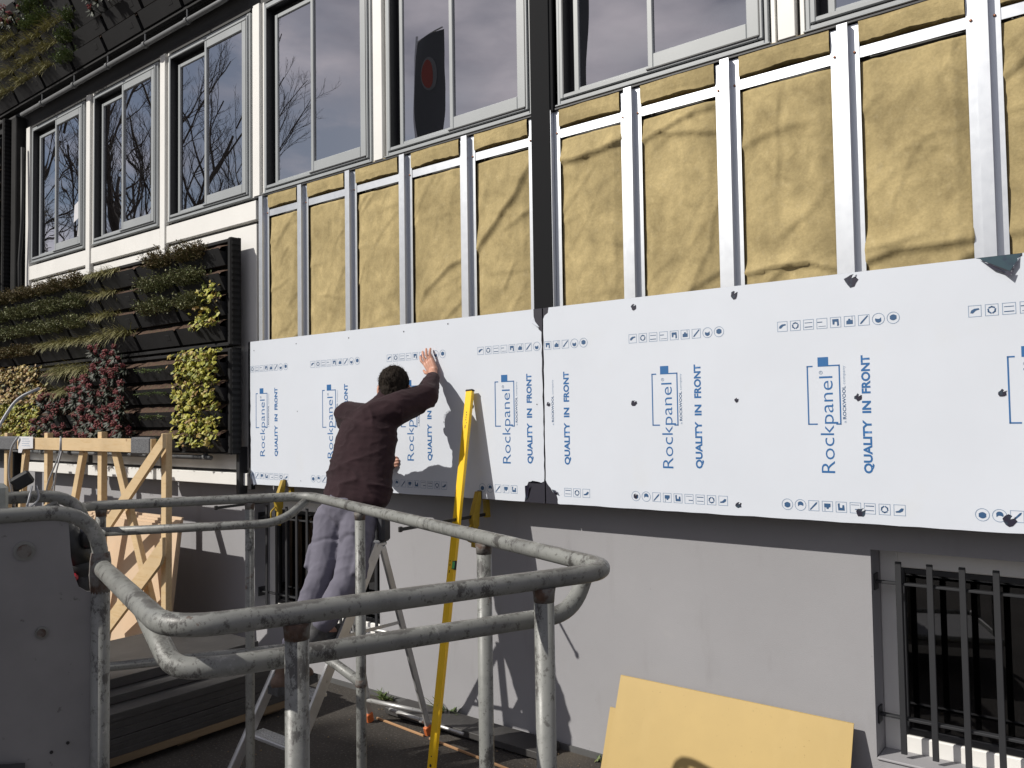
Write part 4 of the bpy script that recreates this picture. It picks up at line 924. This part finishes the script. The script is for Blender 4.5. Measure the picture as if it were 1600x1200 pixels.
# ------------------------------------------------------------------ bar clamps under the panel
def clamp(x, label, ye):
    c = thing('bar_clamp', label, 'clamp', (x, -.05, 1.42))
    part('bar', MB().beam((x, .06, 1.445), (x, ye, 1.435), .008, .02, (0, 0, 1), .001), 'clamp_black', c)
    part('bar_stop', MB().box(x-.010, x+.010, ye-.012, ye+.012, 1.42, 1.452, .004), 'clamp_black', c)
    part('fixed_jaw', MB().prism([(x-.014, .045, 1.425), (x-.014, .085, 1.425), (x-.014, .07, 1.585), (x-.014, .030, 1.585), (x-.014, .028, 1.545), (x-.014, .042, 1.53)], (.028, 0, 0)), 'clamp_yellow', c)
    part('sliding_jaw', MB().prism([(x-.017, -.012, 1.60), (x-.017, -.012, 1.55), (x-.017, -.03, 1.46), (x-.017, -.035, 1.38), (x-.017, -.085, 1.36), (x-.017, -.10, 1.43), (x-.017, -.075, 1.50), (x-.017, -.035, 1.60)], (.034, 0, 0)), 'clamp_yellow', c)
    part('jaw_pad', MB().box(x-.019, x+.019, -.0115, -.003, 1.552, 1.605, .003), 'clamp_black', c)
    part('grip', MB().prism([(x-.012, -.04, 1.385), (x-.012, -.075, 1.375), (x-.012, -.085, 1.25), (x-.012, -.055, 1.24), (x-.012, -.040, 1.29)], (.024, 0, 0)), 'clamp_yellow', c)
    part('trigger', MB().tube(fillet([(x, -.085, 1.40), (x, -.14, 1.36), (x, -.135, 1.30), (x, -.10, 1.285)], .02), .007, 8), 'clamp_yellow', c, smooth=True)
clamp(-5.56, 'yellow and black bar clamp holding the panel beside the worker', -.62)
clamp(-3.50, 'yellow and black bar clamp holding the panel behind the spirit level', -.72)

# ------------------------------------------------------------------ yellow sheets, offcuts, weeds
def lean(x0, x1, zt, yb, yt, th):
    mb = MB(); n = V((0, -(zt), (yb-yt))).normalized()*th
    q = [V((x0, yb, 0)), V((x1, yb, 0)), V((x1, yt, zt)), V((x0, yt, zt))]
    mb.prism(q, (0, -th, -th*.1)); return mb
solo('yellow_sheet', lean(-2.555, -1.238, .552, -.06, .150, .008), 'sheet_yellow', 'yellow sheet leaning on the grey wall, its top edge higher', 'sheet', (-1.9, .05, 0))
q = MB(); q.prism([(-2.60, -.16, .0), (-1.0, -.16, 0), (-1.0, -.16, .02), (-1.262, -.02, .30), (-2.40, .09, .43), (-2.607, .045, .366)], (0, -.008, 0))
q2 = lean(-2.645, -1.45, .342, .045, .170, .008)
solo('yellow_sheet', q2, 'sheet_yellow', 'lower yellow sheet peeking out behind the taller one', 'sheet', (-1.9, -.02, 0))
bo = MB(); bo.prism([(-4.40, .14, .16), (-4.42, -.165, .012), (-2.95, -.30, .012), (-2.93, .10, .14)], (0, 0, .006))
solo('board_offcut', MB().box(-4.36, -3.02, -.055, .165, .012, .055, .003), 'dark_board', 'dark board offcut lying along the foot of the wall', 'board', (-3.7, .05, .01))
solo('edge_strip', MB().beam((-4.35, -.14, .008), (-3.86, -.18, .008), .012, .014, (0, 0, 1), .002), 'orange_edge', 'shorter orange strip on the asphalt before the wall', 'strip', (-4.1, -.16, 0), 'orange strips')
solo('edge_strip', MB().beam((-3.80, -.19, .008), (-3.05, -.26, .008), .012, .014, (0, 0, 1), .002), 'orange_edge', 'longer orange strip on the asphalt beside the spirit level', 'strip', (-3.4, -.2, 0), 'orange strips')
solo('metal_bar', MB().tube([(-4.26, -.10, .072), (-3.93, -.115, .072)], .014, 10).tube([(-3.95, -.115, .072), (-3.92, -.116, .072)], .019, 10).tube([(-3.93, -.115, .072), (-3.56, -.13, .072)], .010, 10), 'ladder_alloy', 'thin shiny metal rod lying on the dark board by the ladder', 'rod', (-3.9, -.11, .06), smooth=True)
def weed(x, y, s_, n, seed, label):
    r_ = random.Random(seed); mb = MB()
    for k in range(n):
        a = r_.uniform(0, 6.28); leaf(mb, V((x+r_.gauss(0, .02), y+r_.gauss(0, .015), .003)), V((math.cos(a), math.sin(a)*.6, r_.uniform(.5, 1.6))), V((0, 0, 1)), s_*r_.uniform(.6, 1.2), .018, .7, 3)
    solo('weed', mb, 'weed_leaf', label, 'plant', (x, y, 0), fix=False)
weed(-4.60, .165, .10, 34, 1, 'small green weed at the wall foot behind the ladder front legs'); weed(-3.98, .172, .17, 60, 2, 'leafy green weed at the wall foot beside the ladder rear leg'); weed(-2.72, .16, .05, 12, 3, 'tiny weed at the wall foot near the yellow sheets')
# grit on the ground
gr_ = MB(); r_ = random.Random(9)
for k in range(1500):
    x = r_.uniform(-6.5, 0); y = r_.uniform(-2.6, .17); s_ = r_.choice((.002, .003, .003, .004, .007))*r_.uniform(.7, 1.3); c = V((x, y, s_*.5))
    gr_.add([c+V((s_, 0, 0)), c+V((-s_*.5, s_*.9, 0)), c+V((-s_*.5, -s_*.9, 0)), c+V((0, 0, s_*.9))], [(0, 1, 3), (1, 2, 3), (2, 0, 3)])
go_ = solo('grit', gr_, 'pallet_wood', 'fine pale grit scattered on the asphalt', 'grit', (-3, -1, 0), kind='stuff', fix=False)

# ------------------------------------------------------------------ the worker
def remeshed(mb, name, mat, voxel, smooth_it, off, wr=None, factor=.5):
    o = bpy.data.objects.new(name, mb.mesh(name)); col.objects.link(o)
    r_ = o.modifiers.new('r', 'REMESH'); r_.mode = 'VOXEL'; r_.voxel_size = voxel
    s_ = o.modifiers.new('s', 'SMOOTH'); s_.factor = factor; s_.iterations = smooth_it
    bpy.context.view_layer.update()
    me = bpy.data.meshes.new_from_object(o.evaluated_get(bpy.context.evaluated_depsgraph_get())); bpy.data.objects.remove(o)
    if wr:
        nr = [v.normal.copy() for v in me.vertices]
        for v, n in zip(me.vertices, nr): v.co = v.co+n*wr(v.co, n)
    for v in me.vertices: v.co = v.co-off
    me.materials.clear(); me.materials.append(M[mat]); me.polygons.foreach_set('use_smooth', [True]*len(me.polygons)); me.name = name; me.update(); return me
base = V((-3.95, -1.05, .52))
lat = V((.90, .25, 0)).normalized(); fwd = V((-.25, .90, 0)).normalized()
lhip, rhip = V((-4.035, -.765, 1.446)), V((-3.84, -.72, 1.457)); lkn, rkn = V((-3.945, -.945, 1.14)), V((-3.765, -.90, 1.12))
lan, ran = V((-4.02, -1.14, .64)), V((-3.84, -1.04, .895))
pel, bel, che, nck = V((-3.935, -.73, 1.53)), V((-3.955, -.63, 1.78)), V((-3.98, -.53, 2.0)), V((-3.935, -.43, 2.185))
lsh, rsh = V((-4.175, -.52, 2.10)), V((-3.815, -.425, 2.15)); rel, rwr = V((-3.755, -.235, 2.225)), V((-3.83, -.085, 2.35))
lel, lwr = V((-4.36, -.30, 1.86)), V((-4.37, -.12, 1.745)); hd = V((-3.92, -.36, 2.275))
bd = MB()
bd.chain([(pel, .13), (bel, .125), (che, .13), (nck-V((0, 0, .04)), .07), (nck+V((.0, .01, .03)), .058), (hd+V((0, 0, -.05)), .06)])
for h_, k_, a_ in ((lhip, lkn, lan), (rhip, rkn, ran)): bd.chain([(h_, .085), (k_, .058), (k_.lerp(a_, .35), .055), (a_, .036)]); bd.chain([(a_, .038), (a_+V((-.01, .13, -.07)), .030)])
bd.chain([(lsh, .06), (lel, .045), (lwr, .030)]); bd.chain([(rsh, .06), (rel, .045), (rwr, .031)])
bd.capsule(che, .1, lsh, .06); bd.capsule(che, .1, rsh, .06)
# head, turned to the left and bowed
hf = V((-.62, .74, -.26)).normalized(); hr = V((.77, .64, 0)).normalized(); hu = hr.cross(hf); Rm = Matrix((hr, hf, hu)).transposed()
bd.sphere(hd+hu*.035-hf*.012, .108, (.80, 1.0, .94), 20, 14, Rm); bd.sphere(hd-hu*.035+hf*.03, .07, (.85, .95, 1.05), 16, 12, Rm)
bd.sphere(hd-hu*.005+hf*.105, .02, (.7, 1, 1.3), 10, 8, Rm)            # nose
bd.sphere(hd-hu*.075+hf*.07, .03, (1, .8, .7), 10, 8, Rm)              # chin
for s_ in (-1, 1): bd.sphere(hd+hr*s_*.098-hf*.012-hu*.012, .036, (.34, .66, 1), 10, 8, Rm)   # ears
# right hand flat on the panel
hc = V((-3.892, -.038, 2.425)); hn = V((-.55, 0, .84)).normalized(); hs = V((.84, 0, .55)).normalized()
bd.capsule(rwr, .030, hc-hn*.03, .030)
for o_ in (-.034, -.012, .011, .033): bd.capsule(hc-hn*.03+hs*o_*.75, .018, hc+hn*.04+hs*o_, .0155)
for i, (o_, ln, an) in enumerate(((-.038, .088, -.20), (-.013, .102, -.06), (.013, .097, .06), (.037, .076, .2))):
    r_ = hc+hn*.047+hs*o_; d1 = (hn*math.cos(an)+hs*math.sin(an)); m1 = r_+d1*ln*.5+V((0, -.006, 0)); e1 = r_+d1*ln+V((0, .018, 0)); bd.chain([(r_, .0112), (m1, .0105), (e1, .0086)])
tb = hc-hn*.02-hs*.040; bd.chain([(tb, .014), (tb-hs*.028+hn*.022+V((0, .004, 0)), .0115), (tb-hs*.040+hn*.052+V((0, .014, 0)), .009)])
# left hand low on the panel
lc = V((-4.345, -.045, 1.755)); ln_ = V((.86, .30, .22)).normalized(); lt = V((-.2, 0, .97)).normalized()
bd.capsule(lwr, .030, lc, .026)
for o_, ln in ((-.030, .070), (-.010, .082), (.010, .086), (.030, .074)):
    r_ = lc+ln_*.02+lt*o_; bd.capsule(lc-ln_*.01+lt*o_*.8, .016, r_, .0125); m1 = r_+ln_*ln*.5+V((0, .002, 0)); e1 = r_+ln_*ln; e1.y = -.010; bd.chain([(r_, .0105), (m1, .0098), (e1, .008)])
tb = lc+lt*.034; bd.chain([(tb, .013), (tb+lt*.03+ln_*.01, .011), (tb+lt*.045+ln_*.035, .009)])
person = bpy.data.objects.new('person', remeshed(bd, 'person', 'skin', .0045, 3, base)); col.objects.link(person); person.location = base; ORG['person'] = base
setp(person, 'worker in maroon jumper and grey work trousers pressing a hand to the white panel', 'person')
# jumper
ju = MB(); Rt = Matrix((lat, fwd, V((0, 0, 1)))).transposed()
for k in range(15):
    u = k/14; c = (pel+V((.03, .03, .06))).lerp(bel+V((.015, 0, 0)), min(1, u*2)) if u < .5 else (bel+V((.015, 0, 0))).lerp(che+V((0, 0, .02)), u*2-1)
    w_ = .218+.010*math.sin(u*5+1)-.02*max(0, u-.85)/.15; d_ = .150
    ju.sphere(c, 1, (w_, d_, .09), 20, 12, Rt)
ju.capsule(che+V((0, .01, .05)), .13, lsh, .094); ju.capsule(che+V((.02, .01, .06)), .13, rsh, .10)
ju.capsule(che+V((.02, .04, .1)), .10, nck+V((0, -.005, -.01)), .075); ju.capsule(nck+V((0, 0, -.02)), .074, nck+V((.008, .025, .045)), .066)
ju.chain([(lsh, .092), (lel, .066), (lwr, .045)]); ju.chain([(rsh, .102), (rsh.lerp(rel, .5), .092), (rel, .080), (rel.lerp(rwr, .6), .060), (rwr-(rwr-rel)*.06, .047)])
def wj(p, n):
    bel_ = max(0, 1-abs(p.z-1.72)/.16); up_ = max(0, 1-abs(p.z-2.1)/.14)
    w_ = V((p.x*4-p.z*2, p.y*4, p.z*10+p.x*3)); f1 = (1-abs(noise.noise(w_))*2.2)**3; f2 = (1-abs(noise.noise(w_*2.3+V((9, 2, 4))))*2)**2
    return .008*noise.noise(p*5)+(.005+.012*bel_+.009*up_)*f1+.003*f2
part('jumper', remeshed(ju, 'jumper', 'jumper', .0085, 9, base, wj), None, person)
hem = MB()
for k in range(5): hem.sphere(pel+V((.022, .022, .03+.01*k)), 1, (.196, .143, .03), 24, 8, Rt)
part('jumper_hem', remeshed(hem, 'jumper_hem', 'jumper', .008, 4, base, lambda p, n: .002*math.sin(math.atan2((p-pel).dot(fwd), (p-pel).dot(lat))*60)), None, person)
# ribbed hem
# trousers
tr_ = MB()
tr_.sphere(pel+V((0, .0, .015)), 1, (.182, .145, .12), 18, 12, Matrix((lat, fwd, V((0, 0, 1)))).transposed())
tr_.capsule(pel+V((0, .03, .08)), .14, pel, .145)
for s_, h_, k_, a_ in ((-1, lhip, lkn, lan), (1, rhip, rkn, ran)):
    tr_.chain([(h_+V((0, -.015, .02)), .114), (h_.lerp(k_, .5), .096), (k_, .080), (k_.lerp(a_, .5), .074), (a_+(k_-a_)*.12+V((0, 0, .0)), .068)])
    pk = h_.lerp(k_, .66)+lat*s_*.074+V((0, -.01, 0)); d = (k_-h_).normalized(); q = V((1, 0, 0)); q = (lat-d*lat.dot(d)).normalized(); tr_.obox(pk, (.17, .13, .035), .01, (d, d.cross(q), q))
def ridge(q): return 1-abs(noise.noise(q))*2.2
def wt(p, n):
    low = max(0, min(1, (1.15-p.z)/.3)); kn_ = math.exp(-((p.z-1.13)/.09)**2); cr_ = math.exp(-((p.z-1.37)/.05)**2)
    w_ = V((p.x*4+p.z*4, p.y*4+p.z*2, p.z*6.5-p.x*6)); f1 = ridge(w_)**3; f2 = ridge(w_*2.1+V((3, 1, 7)))**2; f3 = ridge(V((p.x*9, p.y*9, p.z*3+2)))**4
    return .007*noise.noise(p*5)+(.003+.006*low+.004*kn_+.004*cr_)*f1+.002*f2+.0025*f3-.008*math.exp(-((p.z-1.362-.05*noise.noise(p*9))/.016)**2)*(1 if n.y < -.1 else 0)
part('trousers', remeshed(tr_, 'trousers', 'trouser', .0085, 4, base, wt), None, person)
tp = MB().obox(rhip+lat*.135+V((0, .03, -.03)), (.05, .09, .17), .015, (lat, fwd, V((0, 0, 1)))); part('tool_pouch', tp, 'pouch', person)
bl_ = MB()
for k in range(3): bl_.sphere(pel+V((.004, .012, .055+.012*k)), 1, (.186, .148, .02), 24, 6, Rt)
part('waistband', remeshed(bl_, 'waistband', 'trouser', .008, 2, base), None, person)
# boots
for a_, z in ((lan, .523), (ran, .783)):
    bt = MB(); f0 = V((a_.x, a_.y-.045, z+.055)); toe = V((a_.x-.03, a_.y+.17, z+.048))
    bt.chain([(a_+V((0, 0, .03)), .056), (V((a_.x, a_.y-.01, z+.09)), .054)]); bt.capsule(f0, .05, toe, .044)
    bo_ = part('boot', remeshed(bt, 'boot', 'boot_leather' if z < .6 else 'boot_grey', .007, 3, base), None, person)
    sl = MB(); 
    sl.prism([(a_.x-.045, a_.y-.09, z), (a_.x+.045, a_.y-.09, z), (a_.x+.045, a_.y+.10, z), (a_.x+.02, a_.y+.215, z), (a_.x-.06, a_.y+.215, z), (a_.x-.055, a_.y+.10, z)], (0, 0, .045))
    part('sole', sl, 'boot_grey', bo_)
# hair
hm = MB(); hm.sphere(hd+hu*.040-hf*.022, .115, (.86, 1.0, .92), 28, 20, Rm); hm.sphere(hd-hu*.015-hf*.055, .085, (.98, .75, 1.05), 20, 14, Rm)
def wh(p, n): return .006*noise.noise(p*45)+.004*noise.noise(p*110)
hb = remeshed(hm, 'hair', 'hair', .006, 2, base, wh)
bm = bmesh.new(); bm.from_mesh(hb)
dl = [v for v in bm.verts if ((v.co+base-hd).dot(hf) > .055 and (v.co+base-hd).dot(hu) < .075)]
bmesh.ops.delete(bm, geom=dl, context='VERTS'); bm.to_mesh(hb); bm.free()
ho = part('hair', hb, None, person)
tf = MB(); r_ = random.Random(3)
for k in range(900):
    th = r_.uniform(0, 6.28); ph = math.acos(r_.uniform(-.35, 1)); d = Rm @ V((math.sin(ph)*math.cos(th)*.85, math.sin(ph)*math.sin(th)*1.02, math.cos(ph)*.94))
    p = hd+hu*.040-hf*.022+d*.115
    if (p-hd).dot(hf) > .05 and (p-hd).dot(hu) < .08: continue
    dd = (d*.25+(V((r_.gauss(0, .35), r_.gauss(0, .35), -.8))-d*V((0, 0, -.8)).dot(d))); leaf(tf, p+d*.003, dd, d, r_.uniform(.012, .024), .003, .1, 2)
part('hair_strands', tf, 'hair', ho, fix=False)

# ------------------------------------------------------------------ things mirrored in the glass: bare trees and flags across the yard
def bare_tree(seed, h):
    r_ = random.Random(seed); tk = MB(); tw = MB()
    def br(p, d, L_, r0_, lev):
        n = 4; pts = [p]; rad = [r0_]; q = p.copy(); dd = d.copy()
        for k in range(n):
            dd = (dd+V((r_.gauss(0, .10), r_.gauss(0, .10), .06))).normalized(); q = q+dd*L_/n; pts.append(q.copy()); rad.append(r0_*(1-.65*(k+1)/n))
        (tk if lev == 0 else tw).tube(pts, rad, 7 if lev == 0 else (5 if lev == 1 else 3), False)
        if lev >= 4: return
        m_ = (13, 7, 6, 5)[lev]
        for k in range(m_):
            u = (.28 if lev == 0 else .2)+.75*(k+r_.random())/m_; i = min(n-1, int(u*n)); b = pts[i].lerp(pts[i+1], u*n-i)
            az = r_.uniform(0, 6.28); o_ = dd.orthogonal().normalized(); o_ = Matrix.Rotation(az, 3, dd) @ o_
            nd = (dd*r_.uniform(.7, 1.1)+o_*r_.uniform(.4, .75)+V((0, 0, .14))).normalized()
            br(b, nd, L_*r_.uniform(.36, .54)*(1-.35*u), max(.005, rad[i]*.5), lev+1)
    br(V((0, 0, 0)), V((0, 0, 1)), h, h*.011, 0); return tk, tw
TT = []
for k in range(2):
    tk, tw = bare_tree(k+5, 15+2*k); TT.append((tk.mesh('trunk', 'bark', smooth=True, fix=False), tw.mesh('crown', 'bark', fix=False)))
for i, (x, y, rz, sc) in enumerate(((-29.5, -10.5, 0, 1.0), (-34, -12.5, 2, 1.05), (-38, -9.5, 4, 1.1), (-43, -12, 3, 1.2), (-41, -16.5, 5.2, 1.15), (-36, -17.5, 2.7, 1.1), (-49, -10, .5, 1.25), (-27, -12.6, .9, .72))):
    t_ = thing('bare_tree', 'tall leafless tree across the yard, mirrored in the left windows', 'tree', (x, y, 0), 'bare trees across the yard')
    t_.rotation_euler = (0, 0, rz); t_.scale = (sc, sc, sc)
    for n_, me in zip(('trunk', 'crown'), TT[i % 2]):
        o = bpy.data.objects.new(n_, me); col.objects.link(o); o.parent = t_
def flag(x, y, z1, w_, h_, label, ang):
    fg = thing('banner_flag', label, 'flag', (x, y, 0)); d = V((math.cos(ang), math.sin(ang), 0)); n_ = V((-d.y, d.x, 0))
    part('pole', MB().tube([(x, y, 0), (x, y, z1+.3)], .06, 10), 'pole_white', fg, smooth=True)
    part('arm', MB().tube([V((x, y, z1+.05)), V((x, y, z1+.05))+d*w_], .03, 8), 'pole_white', fg)
    P_ = lambda u, v_, o_=0: V((x, y, z1))+d*(.08+u*(w_-.08))+V((0, 0, -v_*h_))+n_*(.10*math.sin(u*4+v_*5)+o_)
    cl = MB(); vs = [P_(i/10, j/24) for j in range(25) for i in range(11)]
    cl.add(vs, [(j*11+i, j*11+i+1, j*11+i+12, j*11+i+11) for j in range(24) for i in range(10)]); ck = part('cloth', cl, 'flag_cloth', fg, smooth=True)
    for s_ in (-.012, .012):
        e = MB(); e.poly([P_(.5+.24*math.cos(a*.314), .24+.10*math.sin(a*.314), s_) for a in range(20)]); part('emblem', e, 'flag_pale', ck)
        e = MB(); e.poly([P_(.46+.17*math.cos(a*.314), .24+.085*math.sin(a*.314)*(1+.15*math.cos(a*.314)), s_*1.8) for a in range(20)]); part('emblem', e, 'flag_red', ck)
s_ = 4.4
flag(-4.20-4.20*s_-.15, .1-4.2*s_-.5, 4.75+2.67*s_+.55, 1.75, 6.5, 'dark banner flag with red emblem, mirrored in the window above the worker', .15)
flag(-2.80-2.80*s_-1.1, .1-4.2*s_, 4.55+2.45*s_+.9, 2.0, 6.0, 'dark banner flag mirrored in the window right of the black joint strip', .15)
